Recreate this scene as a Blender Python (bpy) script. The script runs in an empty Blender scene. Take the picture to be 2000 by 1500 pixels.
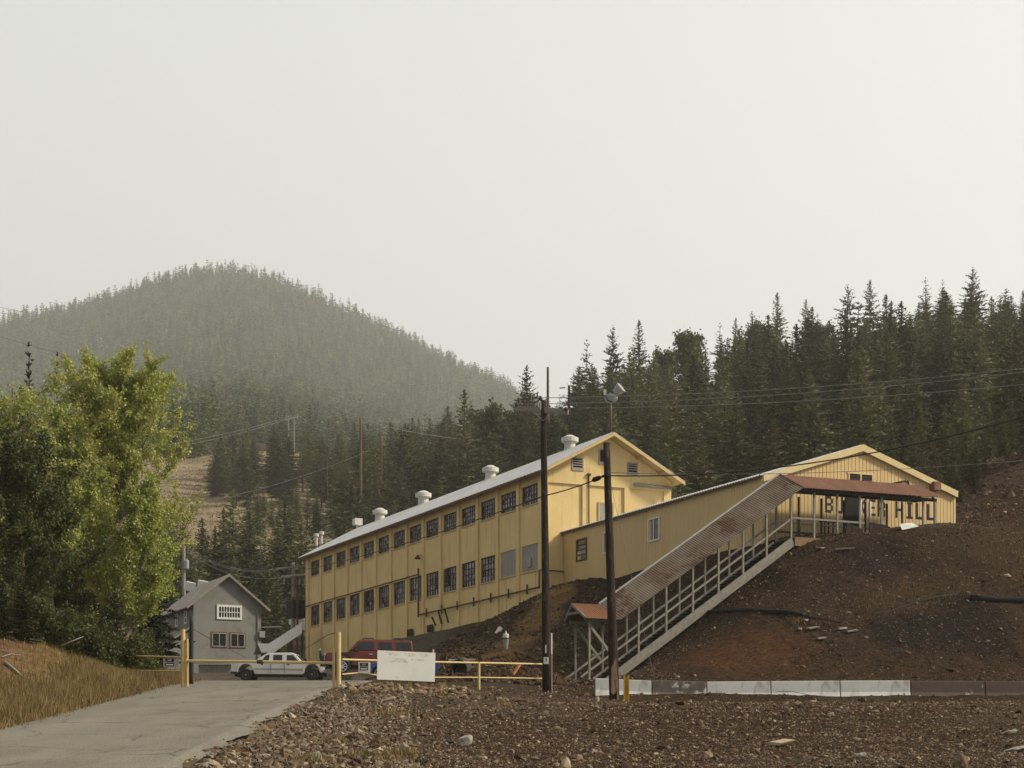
import bpy, bmesh, math, random
import numpy as np
from mathutils import Vector, Matrix

SC = bpy.context.scene
COL = SC.collection
R = math.radians

# ------------------------------------------------------------------ camera, sky, sun, exposure
F, CX, HY = 3600.0, 1000.0, 1541.0            # focal length, principal column, eye-level row (photo pixels)
cam_d = bpy.data.cameras.new('camera')
cam = bpy.data.objects.new('camera', cam_d); COL.objects.link(cam)
cam.location = (0, 0, 0); cam.rotation_euler = (R(90), 0, 0)
cam_d.sensor_fit = 'HORIZONTAL'; cam_d.sensor_width = 36
cam_d.lens = 36 * F / 2000.0
cam_d.shift_y = (HY - 750.0) / 2000.0
cam_d.clip_start = 0.5; cam_d.clip_end = 12000
SC.camera = cam

SUN_EL, SUN_AZ = 36.0, 97.0                   # azimuth clockwise from +Y (view direction)
world = bpy.data.worlds.new('World'); SC.world = world; world.use_nodes = True
wn, wl = world.node_tree.nodes, world.node_tree.links
wn.clear()
w_out = wn.new('ShaderNodeOutputWorld'); w_bg = wn.new('ShaderNodeBackground')
w_sky = wn.new('ShaderNodeTexSky'); w_sky.sky_type = 'NISHITA'; w_sky.sun_disc = False
w_sky.sun_elevation = R(SUN_EL); w_sky.sun_rotation = R(SUN_AZ)
w_sky.air_density = 1.6; w_sky.dust_density = 7.0; w_sky.ozone_density = 1.0; w_sky.altitude = 700
w_hsv = wn.new('ShaderNodeHueSaturation'); w_hsv.inputs['Saturation'].default_value = 0.12
w_mix = wn.new('ShaderNodeMix'); w_mix.data_type = 'RGBA'
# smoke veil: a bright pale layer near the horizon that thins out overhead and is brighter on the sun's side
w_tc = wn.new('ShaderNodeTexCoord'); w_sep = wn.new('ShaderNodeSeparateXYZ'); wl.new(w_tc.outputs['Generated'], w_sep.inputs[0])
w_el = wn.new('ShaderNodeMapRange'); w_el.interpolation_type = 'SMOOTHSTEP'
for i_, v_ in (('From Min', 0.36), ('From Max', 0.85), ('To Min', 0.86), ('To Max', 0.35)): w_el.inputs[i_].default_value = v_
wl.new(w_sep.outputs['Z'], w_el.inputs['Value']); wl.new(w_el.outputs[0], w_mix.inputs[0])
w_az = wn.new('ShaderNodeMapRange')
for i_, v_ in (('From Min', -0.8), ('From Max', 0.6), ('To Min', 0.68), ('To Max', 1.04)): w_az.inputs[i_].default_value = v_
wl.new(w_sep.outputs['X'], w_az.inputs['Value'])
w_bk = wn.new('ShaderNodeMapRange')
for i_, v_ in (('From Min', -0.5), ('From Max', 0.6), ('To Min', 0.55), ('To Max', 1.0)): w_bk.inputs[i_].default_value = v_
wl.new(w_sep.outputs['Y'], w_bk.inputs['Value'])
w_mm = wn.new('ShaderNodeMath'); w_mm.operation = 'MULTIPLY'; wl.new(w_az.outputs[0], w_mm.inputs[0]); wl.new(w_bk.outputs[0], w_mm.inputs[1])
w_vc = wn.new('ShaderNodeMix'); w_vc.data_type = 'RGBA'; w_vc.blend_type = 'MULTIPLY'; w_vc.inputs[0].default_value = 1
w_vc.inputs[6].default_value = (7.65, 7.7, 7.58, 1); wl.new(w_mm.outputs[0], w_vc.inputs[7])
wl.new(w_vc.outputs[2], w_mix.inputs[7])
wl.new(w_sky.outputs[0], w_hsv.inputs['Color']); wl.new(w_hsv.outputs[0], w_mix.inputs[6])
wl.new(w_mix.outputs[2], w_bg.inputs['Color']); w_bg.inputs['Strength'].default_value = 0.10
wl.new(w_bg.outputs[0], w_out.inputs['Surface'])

sun_d = bpy.data.lights.new('sun', 'SUN'); sun = bpy.data.objects.new('sun', sun_d); COL.objects.link(sun)
sun_d.energy = 3.7; sun_d.angle = R(7.0); sun_d.color = (1.0, 0.90, 0.73)
_sd = Vector((math.sin(R(SUN_AZ)) * math.cos(R(SUN_EL)), math.cos(R(SUN_AZ)) * math.cos(R(SUN_EL)), math.sin(R(SUN_EL))))
sun.rotation_euler = _sd.to_track_quat('Z', 'Y').to_euler(); sun.location = _sd * 200
SC.view_settings.view_transform = 'Standard'; SC.view_settings.look = 'None'
SC.view_settings.exposure = 0.4; SC.view_settings.gamma = 1.0
SC.render.engine = 'CYCLES'
SC.cycles.max_bounces = 6; SC.cycles.diffuse_bounces = 3; SC.cycles.volume_bounces = 1
SC.cycles.transparent_max_bounces = 6
SC.cycles.use_denoising = True

# ------------------------------------------------------------------ helpers
def at(px, py, Y): return np.array([(px - CX) / F * Y, Y, (HY - py) / F * Y])
TH = math.atan(1657 / 3600.0)
U2 = np.array([-math.sin(TH), math.cos(TH)])     # long axis of the mine buildings, going away to the left
V2 = np.array([math.cos(TH), math.sin(TH)])      # gable axis, going right
def fr(o, t, s, z): return np.array([o[0] + U2[0] * t + V2[0] * s, o[1] + U2[1] * t + V2[1] * s, z])

def hash2(ix, iy, seed):
    h = (ix.astype(np.int64) * 374761393 + iy.astype(np.int64) * 668265263 + seed * 1442695041) & 0xffffffff
    h = ((h ^ (h >> 13)) * 1274126177) & 0xffffffff
    return ((h ^ (h >> 16)) & 0xffff) / 65535.0
def vnoise(x, y, seed=0):
    x = np.asarray(x, float); y = np.asarray(y, float)
    ix, iy = np.floor(x), np.floor(y); fx, fy = x - ix, y - iy
    fx = fx * fx * (3 - 2 * fx); fy = fy * fy * (3 - 2 * fy)
    a, b = hash2(ix, iy, seed), hash2(ix + 1, iy, seed)
    c, d = hash2(ix, iy + 1, seed), hash2(ix + 1, iy + 1, seed)
    return (a + (b - a) * fx) * (1 - fy) + (c + (d - c) * fx) * fy - 0.5
def fbm(x, y, seed=0, o=4):
    s, a = 0, 1.0
    for k in range(o):
        s = s + a * vnoise(x * 2 ** k, y * 2 ** k, seed + k * 17); a *= 0.5
    return s
def sstep(a, b, x):
    t = np.clip((np.asarray(x, float) - a) / (b - a), 0, 1); return t * t * (3 - 2 * t)

ROOTS = {}
def tag(o, label=None, cat=None, group=None, kind=None):
    if label: o['label'] = label
    if cat: o['category'] = cat
    if group: o['group'] = group
    if kind: o['kind'] = kind
    return o
def empty(name, loc, label, cat, group=None):
    o = bpy.data.objects.new(name, None); COL.objects.link(o)
    o.empty_display_size = 0.3
    o.location = tuple(float(c) for c in loc); ROOTS[o.name] = np.array(loc, float)
    return tag(o, label, cat, group)

def mesh_np(name, V, loops, counts, mat, parent=None, colors=None, smooth=False, local=False, mats=None, midx=None):
    V = np.asarray(V, np.float32)
    org = ROOTS[parent.name] if parent is not None else np.zeros(3)
    if not local: V = (V - org).astype(np.float32)
    me = bpy.data.meshes.new(name)
    loops = np.asarray(loops, np.int32); counts = np.asarray(counts, np.int32)
    me.vertices.add(len(V)); me.vertices.foreach_set('co', V.ravel())
    me.loops.add(len(loops)); me.loops.foreach_set('vertex_index', loops)
    me.polygons.add(len(counts))
    st = np.zeros(len(counts), np.int32); st[1:] = np.cumsum(counts)[:-1]
    me.polygons.foreach_set('loop_start', st)
    me.polygons.foreach_set('use_smooth', np.full(len(counts), bool(smooth)))
    me.update(calc_edges=True)
    if colors is not None:
        a = me.color_attributes.new('soil', 'FLOAT_COLOR', 'POINT')
        c4 = np.ones((len(V), 4), np.float32); c4[:, :3] = colors
        a.data.foreach_set('color', c4.ravel())
    me.materials.append(mat)
    o = bpy.data.objects.new(name, me); COL.objects.link(o)
    if parent is not None: o.parent = parent; ROOTS[o.name] = org
    return o

class MB:
    """collects shapes in world space; build() links them as one mesh object"""
    def __init__(s): s.v = []; s.f = []; s.c = None
    def add(s, V, Fs):
        n = len(s.v); s.v += [tuple(float(c) for c in p) for p in V]; s.f += [tuple(i + n for i in f) for f in Fs]; return s
    def hexa(s, p):   # 8 points: bottom 4 then top 4
        return s.add(p, [(3, 2, 1, 0), (4, 5, 6, 7), (0, 1, 5, 4), (1, 2, 6, 5), (2, 3, 7, 6), (3, 0, 4, 7)])
    def fbox(s, o, t0, t1, s0, s1, z0, z1):
        q = [(t0, s0), (t1, s0), (t1, s1), (t0, s1)]
        return s.hexa([fr(o, a, b, z0) for a, b in q] + [fr(o, a, b, z1) for a, b in q])
    def box(s, x0, x1, y0, y1, z0, z1):
        q = [(x0, y0), (x1, y0), (x1, y1), (x0, y1)]
        return s.hexa([(a, b, z0) for a, b in q] + [(a, b, z1) for a, b in q])
    def beam(s, a, b, w, h, up=(0, 0, 1)):
        a = np.array(a, float); b = np.array(b, float); d = b - a; d /= np.linalg.norm(d)
        x = np.cross(d, up)
        if np.linalg.norm(x) < 1e-4: x = np.cross(d, (U2[0], U2[1], 0))
        x /= np.linalg.norm(x); y = np.cross(x, d)
        q = [(-w / 2, -h / 2), (w / 2, -h / 2), (w / 2, h / 2), (-w / 2, h / 2)]
        return s.hexa([a + x * i + y * j for i, j in q] + [b + x * i + y * j for i, j in q])
    def tube(s, pts, r, n=8, cap=True):
        pts = [np.array(p, float) for p in pts]; rr = r if hasattr(r, '__len__') else [r] * len(pts)
        n0 = len(s.v); ref = None
        for k, p in enumerate(pts):
            d = pts[min(k + 1, len(pts) - 1)] - pts[max(k - 1, 0)]; d /= np.linalg.norm(d) + 1e-12
            if ref is None:
                ref = np.cross(d, (0, 0, 1)) if abs(d[2]) < 0.9 else np.cross(d, (0, 1, 0))
            x = ref - d * np.dot(ref, d); x /= np.linalg.norm(x) + 1e-12; ref = x; y = np.cross(d, x)
            for i in range(n):
                a = 2 * math.pi * i / n; s.v.append(tuple(p + rr[k] * (math.cos(a) * x + math.sin(a) * y)))
        for k in range(len(pts) - 1):
            for i in range(n):
                a = n0 + k * n + i; b = n0 + k * n + (i + 1) % n; s.f.append((a, b, b + n, a + n))
        if cap:
            s.f.append(tuple(n0 + i for i in reversed(range(n)))); e = n0 + (len(pts) - 1) * n
            s.f.append(tuple(e + i for i in range(n)))
        return s
    def lathe(s, o, prof, n=16, axis=(0, 0, 1)):
        o = np.array(o, float); ax = np.array(axis, float); ax /= np.linalg.norm(ax)
        x = np.cross(ax, (0, 0, 1)) if abs(ax[2]) < .9 else np.array([1., 0, 0]) - ax * ax[0]
        x /= np.linalg.norm(x); y = np.cross(ax, x); n0 = len(s.v)
        for r, z in prof:
            for i in range(n):
                q = 2 * math.pi * i / n; s.v.append(tuple(o + ax * z + max(r, .001) * (math.cos(q) * x + math.sin(q) * y)))
        for k in range(len(prof) - 1):
            for i in range(n):
                p = n0 + k * n + i; q = n0 + k * n + (i + 1) % n; s.f.append((p, q, q + n, p + n))
        s.f.append(tuple(n0 + i for i in reversed(range(n)))); e = n0 + (len(prof) - 1) * n; s.f.append(tuple(e + i for i in range(n)))
        return s
    def prism(s, poly, off):
        off = np.array(off, float); n = len(poly)
        P = [np.array(p, float) for p in poly]
        return s.add(P + [p + off for p in P], [tuple(reversed(range(n))), tuple(range(n, 2 * n))] + [(i, (i + 1) % n, n + (i + 1) % n, n + i) for i in range(n)])
    def corr(s, p0, e, L, dn, W, pitch, amp, nrm, skew=None):
        """corrugated sheet: ribs repeat along e over length L, run along dn for W"""
        p0 = np.array(p0, float); e = np.array(e, float); dn = np.array(dn, float); nrm = np.array(nrm, float)
        k = max(2, int(L / pitch) * 4); n0 = len(s.v)
        for i in range(k + 1):
            d = L * i / k; h = amp * (0, .8, 1, .2)[i % 4]
            a = p0 + e * d + nrm * h; sk = e * (skew or 0)
            s.v.append(tuple(a)); s.v.append(tuple(a + dn * W + sk))
        for i in range(k):
            a = n0 + 2 * i; s.f.append((a, a + 1, a + 3, a + 2))
        return s
    def build(s, name, mat, parent=None, smooth=False, bevel=0, solid=0, colors=None):
        loops = [i for f in s.f for i in f]; counts = [len(f) for f in s.f]
        o = mesh_np(name, np.array(s.v), loops, counts, mat, parent, colors, smooth)
        if bevel:
            m = o.modifiers.new('bevel', 'BEVEL'); m.width = bevel; m.segments = 2; m.limit_method = 'ANGLE'
        if solid:
            m = o.modifiers.new('solid', 'SOLIDIFY'); m.thickness = solid; m.offset = 0
        return o

# ------------------------------------------------------------------ materials
MATS = {}
def mat(name, c1, c2=None, scale=1.0, rough=0.85, bump=0.0, bscale=None, metal=0.0, stretch=(1, 1, 1), c3=None, t3=(0.6, 0.7), s3=1.0,
        st3=(1, 1, 1), attr=False, rnd=0.0, transl=0.0, spec=0.3, detail=6):
    if name in MATS: return MATS[name]
    m = bpy.data.materials.new(name); m.use_nodes = True; nt = m.node_tree; N, L = nt.nodes, nt.links
    b = N['Principled BSDF']; out = N['Material Output']
    b.inputs['Roughness'].default_value = rough; b.inputs['Metallic'].default_value = metal
    b.inputs['Specular IOR Level'].default_value = spec
    tc = N.new('ShaderNodeTexCoord')
    def noise(sc, st, det=detail, rg=0.6):
        mp = N.new('ShaderNodeMapping'); mp.inputs['Scale'].default_value = st; L.new(tc.outputs['Object'], mp.inputs['Vector'])
        n = N.new('ShaderNodeTexNoise'); n.inputs['Scale'].default_value = sc; n.inputs['Detail'].default_value = det
        n.inputs['Roughness'].default_value = rg
        L.new(mp.outputs[0], n.inputs['Vector']); return n
    def mix(f, a, bb, blend='MIX'):
        x = N.new('ShaderNodeMix'); x.data_type = 'RGBA'; x.blend_type = blend
        for k, v in ((0, f), (6, a), (7, bb)):
            if isinstance(v, (tuple, float, int)): x.inputs[k].default_value = (v if k == 0 else (*v, 1))
            else: L.new(v, x.inputs[k])
        return x.outputs[2]
    def ramp(src, lo, hi):
        r = N.new('ShaderNodeMapRange'); r.inputs['From Min'].default_value = lo; r.inputs['From Max'].default_value = hi
        L.new(src, r.inputs['Value']); return r.outputs[0]
    if attr:
        a = N.new('ShaderNodeAttribute'); a.attribute_name = 'soil'; col = a.outputs['Color']
        if c2 is not None:
            n = noise(scale, stretch); col = mix(ramp(n.outputs[0], 0.35, 0.65), mix(1.0, col, c1, 'MULTIPLY'), mix(1.0, col, c2, 'MULTIPLY'))
    else:
        if c2 is not None:
            n = noise(scale, stretch); col = mix(ramp(n.outputs[0], 0.3, 0.7), c1, c2)
        else: col = mix(0.0, c1, c1)
    if c3 is not None:
        n3 = noise(s3, st3, 8, 0.65); col = mix(ramp(n3.outputs[0], *t3), col, c3)
    if rnd:
        oi = N.new('ShaderNodeObjectInfo'); h = N.new('ShaderNodeHueSaturation')
        v = N.new('ShaderNodeMapRange'); v.inputs['To Min'].default_value = 1 - rnd; v.inputs['To Max'].default_value = 1 + rnd
        L.new(oi.outputs['Random'], v.inputs['Value']); L.new(v.outputs[0], h.inputs['Value'])
        fr_ = N.new('ShaderNodeMath'); fr_.operation = 'FRACT'; ml = N.new('ShaderNodeMath'); ml.operation = 'MULTIPLY'; ml.inputs[1].default_value = 17.3
        L.new(oi.outputs['Random'], ml.inputs[0]); L.new(ml.outputs[0], fr_.inputs[0])
        hh = N.new('ShaderNodeMapRange'); hh.inputs['To Min'].default_value = 0.465; hh.inputs['To Max'].default_value = 0.525
        L.new(fr_.outputs[0], hh.inputs['Value']); L.new(hh.outputs[0], h.inputs['Hue'])
        L.new(col, h.inputs['Color']); col = h.outputs[0]
    L.new(col, b.inputs['Base Color'])
    if bump:
        nb = noise(bscale or scale * 3, stretch, 8, 0.7); bp = N.new('ShaderNodeBump'); bp.inputs['Strength'].default_value = bump
        bp.inputs['Distance'].default_value = 0.08; L.new(nb.outputs[0], bp.inputs['Height']); L.new(bp.outputs[0], b.inputs['Normal'])
    if transl:
        t = N.new('ShaderNodeBsdfTranslucent'); L.new(col, t.inputs['Color'])
        ms = N.new('ShaderNodeMixShader'); ms.inputs[0].default_value = transl
        L.new(b.outputs[0], ms.inputs[1]); L.new(t.outputs[0], ms.inputs[2]); L.new(ms.outputs[0], out.inputs['Surface'])
    MATS[name] = m
    return m

M = {}
M['ground'] = mat('ground_soil', (0.50, 0.50, 0.50), (1.45, 1.40, 1.34), 5.0, 1.0, 0.7, 16.0, attr=True, spec=0.05, c3=None, detail=12)
M['rock'] = mat('loose_rock', (0.75, 0.75, 0.75), (1.2, 1.2, 1.2), 9.0, 0.95, 0.3, 20, attr=True, spec=0.15)
M['asphalt'] = mat('worn_asphalt', (0.165, 0.151, 0.122), (0.215, 0.197, 0.158), 0.6, 0.95, 0.35, 30, stretch=(1, .15, 1), c3=(0.155, 0.128, 0.102), t3=(0.48, 0.70), s3=.7, st3=(1, .22, 1), spec=0.1, detail=12)
M['grass'] = mat('dry_grass', (0.8, 0.8, 0.8), (1.2, 1.2, 1.2), 1.2, 0.9, attr=True, transl=0.3, spec=0.1)
M['yellow'] = mat('yellow_stucco', (0.67, 0.495, 0.225), (0.76, 0.575, 0.275), 0.5, 0.9, 0.12, 3, c3=(0.44, 0.30, 0.125), t3=(0.54, 0.78), s3=2.4, st3=(1, 1, 0.09), spec=0.2)
M['yellow_trim'] = mat('yellow_trim_paint', (0.62, 0.455, 0.21), (0.52, 0.36, 0.15), 1.5, 0.85, stretch=(1, 1, .2))
M['shed'] = mat('tan_corrugated_metal', (0.56, 0.405, 0.18), (0.63, 0.46, 0.21), 0.8, 0.6, spec=0.35, stretch=(1, 1, .2))
M['shed_trim'] = mat('tan_metal_trim', (0.66, 0.53, 0.27), (0.58, 0.45, 0.21), 2, 0.6)
M['roof_metal'] = mat('pale_metal_roof', (0.42, 0.42, 0.41), (0.60, 0.60, 0.585), 1.0, 0.55, 0.0, None, 0.25, stretch=(1, 1, 1), c3=(0.24, 0.22, 0.20), t3=(0.6, 0.75), s3=1.8, spec=0.5)
M['old_tin'] = mat('rust_streaked_tin_roof', (0.34, 0.30, 0.265), (0.25, 0.205, 0.17), 1.2, 0.7, c3=(0.17, 0.10, 0.07), t3=(0.52, 0.68), s3=1.6)
M['rust'] = mat('rusty_corrugated_iron', (0.175, 0.085, 0.055), (0.235, 0.12, 0.078), 1.5, 0.85, 0.0, c3=(0.32, 0.21, 0.145), t3=(0.62, 0.8), s3=0.9)
M['rust_pale'] = mat('half_rusted_galvanised_iron', (0.225, 0.185, 0.14), (0.125, 0.075, 0.048), 0.9, 0.8, 0.0, c3=(0.105, 0.058, 0.038), t3=(0.52, 0.60), s3=0.6)
M['rust_orange'] = mat('orange_rusted_iron', (0.235, 0.105, 0.052), (0.18, 0.078, 0.042), 2, 0.85)
M['wood_white'] = mat('weathered_white_painted_wood', (0.285, 0.262, 0.222), (0.19, 0.168, 0.138), 5, 0.9, c3=(0.14, 0.095, 0.062), t3=(0.6, 0.72), s3=6, st3=(1, 1, 1))
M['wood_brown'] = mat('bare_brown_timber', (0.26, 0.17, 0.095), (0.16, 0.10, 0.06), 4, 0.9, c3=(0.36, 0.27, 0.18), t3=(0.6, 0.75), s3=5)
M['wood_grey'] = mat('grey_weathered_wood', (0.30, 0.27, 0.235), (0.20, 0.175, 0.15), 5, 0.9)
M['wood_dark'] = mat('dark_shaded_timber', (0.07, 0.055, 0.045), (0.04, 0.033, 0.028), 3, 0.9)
M['pole'] = mat('tarred_pole_wood', (0.050, 0.034, 0.025), (0.020, 0.016, 0.013), 5, 0.9, 0.6, 14, stretch=(1, 1, .12), c3=(0.13, 0.085, 0.052), t3=(0.56, 0.70), s3=9, st3=(1, 1, .25), spec=0.1)
M['pole_brown'] = mat('brown_pole_wood', (0.145, 0.085, 0.055), (0.105, 0.062, 0.042), 4, 0.9)
M['pole_bare'] = mat('scraped_pole_wood', (0.36, 0.24, 0.15), (0.24, 0.14, 0.085), 8, 0.9, stretch=(1, 1, .15))
M['concrete_white'] = mat('whitewashed_concrete', (0.58, 0.58, 0.545), (0.49, 0.485, 0.45), 2, 0.9, 0.15, 12, c3=(0.30, 0.28, 0.24), t3=(0.53, 0.72), s3=2.5, st3=(1, 1, .45))
M['concrete_stained'] = mat('peeling_concrete', (0.10, 0.085, 0.07), (0.15, 0.125, 0.10), 3, 0.95, 0.2, 12, c3=(0.52, 0.50, 0.46), t3=(0.50, 0.56), s3=1.4)
M['concrete_brown'] = mat('brown_stained_concrete', (0.115, 0.085, 0.065), (0.085, 0.062, 0.05), 2, 0.95, 0.15, 12, c3=(0.48, 0.46, 0.43), t3=(0.64, 0.67), s3=2.2)
M['stucco_grey'] = mat('grey_stucco', (0.195, 0.190, 0.172), (0.245, 0.240, 0.217), 0.5, 0.95, 0.1, 5, c3=(0.135, 0.132, 0.118), t3=(0.52, 0.75), s3=.9)
M['white_paint'] = mat('white_paint', (0.72, 0.71, 0.67), (0.64, 0.62, 0.58), 3, 0.6)
M['frame_tan'] = mat('tan_window_frame', (0.36, 0.33, 0.27), (0.30, 0.27, 0.22), 4, 0.7)
M['frame_red'] = mat('red_brown_window_trim', (0.14, 0.065, 0.05), (0.10, 0.05, 0.04), 4, 0.8)
M['frame_rust'] = mat('rusted_steel_sash', (0.075, 0.045, 0.03), (0.11, 0.062, 0.04), 6, 0.9)
M['glass'] = mat('dusty_sky_tinted_glass', (0.9, 0.9, 0.9), (1.1, 1.1, 1.1), 2, 0.25, attr=True, spec=0.5)  # pane colours hold painted sky reflection along with dirt
M['glass_dark'] = mat('dark_glass', (0.012, 0.013, 0.014), (0.02, 0.021, 0.022), 2, 0.12, spec=0.5)
M['glass_pale'] = mat('pale_windscreen_glass', (0.20, 0.215, 0.20), (0.28, 0.29, 0.27), 2, 0.1, spec=0.6)
M['board_grey'] = mat('grey_fibreglass_panel', (0.26, 0.245, 0.215), (0.33, 0.31, 0.27), 3, 0.6, stretch=(1, 1, .1))
M['louver'] = mat('grey_louver_metal', (0.36, 0.33, 0.29), (0.28, 0.26, 0.23), 3, 0.7)
M['black'] = mat('dark_void', (0.012, 0.011, 0.01), (0.02, 0.018, 0.016), 3, 0.9)
M['letter'] = mat('black_letter_paint', (0.012, 0.012, 0.013), (0.02, 0.02, 0.02), 3, 0.8)
M['pipe_rust'] = mat('rusty_brown_pipe', (0.12, 0.06, 0.04), (0.08, 0.045, 0.03), 4, 0.85)
M['pipe_white'] = mat('white_pipe', (0.62, 0.60, 0.55), (0.52, 0.50, 0.46), 4, 0.7)
M['black_pipe'] = mat('black_plastic_pipe', (0.012, 0.012, 0.012), (0.02, 0.019, 0.018), 3, 0.8, spec=0.1)
M['gate_yellow'] = mat('faded_yellow_gate_paint', (0.52, 0.345, 0.115), (0.60, 0.43, 0.17), 2.5, 0.65, c3=(0.30, 0.13, 0.05), t3=(0.66, 0.74), s3=7)
M['gate_pale'] = mat('pale_cream_yellow_paint', (0.58, 0.45, 0.22), (0.53, 0.385, 0.16), 2.5, 0.65, c3=(0.30, 0.16, 0.07), t3=(0.70, 0.78), s3=7)
M['yellow_bright'] = mat('bright_yellow_guard_paint', (0.62, 0.36, 0.03), (0.52, 0.29, 0.03), 5, 0.6)
M['orange'] = mat('orange_paint', (0.55, 0.20, 0.06), (0.45, 0.16, 0.05), 5, 0.8)
M['sign_white'] = mat('faded_white_board', (0.60, 0.59, 0.55), (0.54, 0.525, 0.485), 1.5, 0.8, c3=(0.46, 0.44, 0.40), t3=(0.6, 0.8), s3=3)
M['faded_red'] = mat('faded_red_marker', (0.50, 0.30, 0.27), (0.56, 0.42, 0.38), 4, 0.9)
M['faded_grey'] = mat('faded_grey_marker', (0.42, 0.40, 0.37), (0.48, 0.46, 0.42), 4, 0.9)
M['car_white'] = mat('dull_white_car_paint', (0.62, 0.62, 0.59), (0.70, 0.69, 0.65), 1.2, 0.4, c3=(0.36, 0.34, 0.30), t3=(0.6, 0.85), s3=2, spec=0.5)
M['car_red'] = mat('dark_red_car_paint', (0.145, 0.022, 0.016), (0.12, 0.02, 0.014), 1.5, 0.35, spec=0.5)
M['car_blue'] = mat('blue_car_paint', (0.018, 0.05, 0.19), (0.02, 0.06, 0.22), 1.5, 0.35, spec=0.5)
M['rubber'] = mat('tyre_rubber', (0.016, 0.015, 0.015), (0.03, 0.028, 0.026), 6, 0.9)
M['chrome'] = mat('worn_chrome', (0.55, 0.55, 0.55), (0.42, 0.41, 0.40), 8, 0.25, metal=0.9)
M['steel_dull'] = mat('dull_steel_rim', (0.17, 0.155, 0.135), (0.24, 0.22, 0.19), 6, 0.6, metal=0.4)
M['plastic'] = mat('black_trim_plastic', (0.02, 0.02, 0.02), (0.03, 0.03, 0.03), 5, 0.6)
M['lamp_red'] = mat('red_lamp_plastic', (0.25, 0.02, 0.02), (0.3, 0.03, 0.02), 5, 0.3)
M['stripe'] = mat('brown_pinstripe', (0.20, 0.12, 0.08), (0.26, 0.16, 0.10), 5, 0.5)
M['galv'] = mat('galvanised_metal', (0.34, 0.34, 0.325), (0.27, 0.27, 0.26), 3, 0.5, metal=0.4)
M['vent'] = mat('pale_painted_ventilator', (0.60, 0.585, 0.53), (0.48, 0.46, 0.41), 2.5, 0.6, c3=(0.30, 0.24, 0.18), t3=(0.62, 0.8), s3=3)
M['wire'] = mat('grey_wire', (0.22, 0.215, 0.20), (0.17, 0.165, 0.155), 3, 0.6)
M['cable'] = mat('black_cable', (0.02, 0.019, 0.018), (0.03, 0.028, 0.026), 3, 0.7)
M['bark'] = mat('grey_brown_bark', (0.13, 0.10, 0.07), (0.20, 0.16, 0.12), 5, 0.95, 0.5, 12, stretch=(1, 1, .2))
M['bark_dark'] = mat('dark_conifer_bark', (0.085, 0.062, 0.045), (0.06, 0.045, 0.032), 5, 0.95)
M['leaf'] = mat('yellow_green_leaves', (0.22, 0.285, 0.055), (0.37, 0.41, 0.10), 0.9, 0.5, transl=0.32, rnd=0.12, spec=0.35)
M['leaf_dark'] = mat('deep_green_leaves', (0.048, 0.064, 0.015), (0.095, 0.103, 0.024), 1.2, 0.6, transl=0.3, rnd=0.15, spec=0.3)
M['needle'] = mat('conifer_needles', (0.068, 0.076, 0.032), (0.185, 0.178, 0.080), 0.5, 0.85, transl=0.12, rnd=0.62, spec=0.15)
M['needle_near'] = mat('dark_green_conifer_needles', (0.022, 0.034, 0.014), (0.040, 0.052, 0.02), 1.5, 0.85, transl=0.12, rnd=0.2, spec=0.15)
M['forest'] = mat('distant_forest_needles', (0.8, 0.8, 0.8), (1.2, 1.2, 1.2), 0.06, 0.9, attr=True, transl=0.1, spec=0.1)
M['stone_pale'] = mat('pale_stone', (0.34, 0.31, 0.265), (0.25, 0.22, 0.185), 5, 0.95, 0.4, 14)
M['plank'] = mat('sun_bleached_plank', (0.38, 0.30, 0.20), (0.29, 0.22, 0.14), 6, 0.9, c3=(0.25, 0.17, 0.10), t3=(0.58, 0.7), s3=8)

# ------------------------------------------------------------------ terrain
def road_z(Y):
    Y = np.asarray(Y, float)
    return np.where(Y < 78, -1.7 + 0.08125 * Y, -1.7 + 0.08125 * 78 + 0.0555 * (Y - 78)) - 0.10 * np.exp(-((Y - 78) / 7.0) ** 2)
XR = lambda Y: np.interp(Y, [-20, 0, 24, 40, 63, 72, 82, 100, 125], [-2.6, -3.1, -4.4, -5.3, -6.2, -5.6, -6.2, -7.0, -12.0])
XL = lambda Y: np.interp(Y, [-20, 0, 36, 60, 80, 100, 125], [-7.6, -8.2, -10.0, -12.2, -14.2, -17, -22])

BC = at(1057.5, 1160, 122)[:2]                       # near corner of the long yellow building
SH = BC + V2 * 1.72                                   # where the corrugated shed meets its gable
KC = SH - U2 * 24.35                                  # near corner of the shed
T3 = at(1548, 1048, 98.0); T2 = T3[:2]                # head of the covered stair, near side
HO = at(378, 1173, 175)[:2]                           # near corner of the grey house

pts = []
def pc(px, py, Y): pts.append(tuple(at(px, py, Y)))
for Y in (-20, -5, 0, 10, 20, 30, 40, 50, 60, 70, 78):
    for X in (XL(Y), 0.5 * (XL(Y) + XR(Y)), XR(Y)): pts.append((float(X), Y, float(road_z(Y)) - .03))
for Y in (88, 100, 112, 125):
    for X in (XL(Y), 0.5 * (XL(Y) + XR(Y)), XR(Y)): pts.append((float(X), Y, float(road_z(Y)) - .03))
for q in [(0, 1215, 58), (100, 1262, 61), (200, 1318, 65), (300, 1332, 64), (365, 1322, 69), (0, 1330, 46), (130, 1340, 52), (60, 1290, 54)]: pc(*q)
pts += [(-28, 50, 6.5), (-30, 75, 7.5), (-24, 78, 6.2), (-20, 80, 5.6), (-17, 84, 5.4), (-24, 95, 6.0), (-34, 110, 8), (-20, 20, 1.5), (-22, 35, 4.2), (-14, 20, .5), (-20, -5, -.5), (-40, 140, 10), (-60, 170, 13), (-50, 120, 11)]
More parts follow.
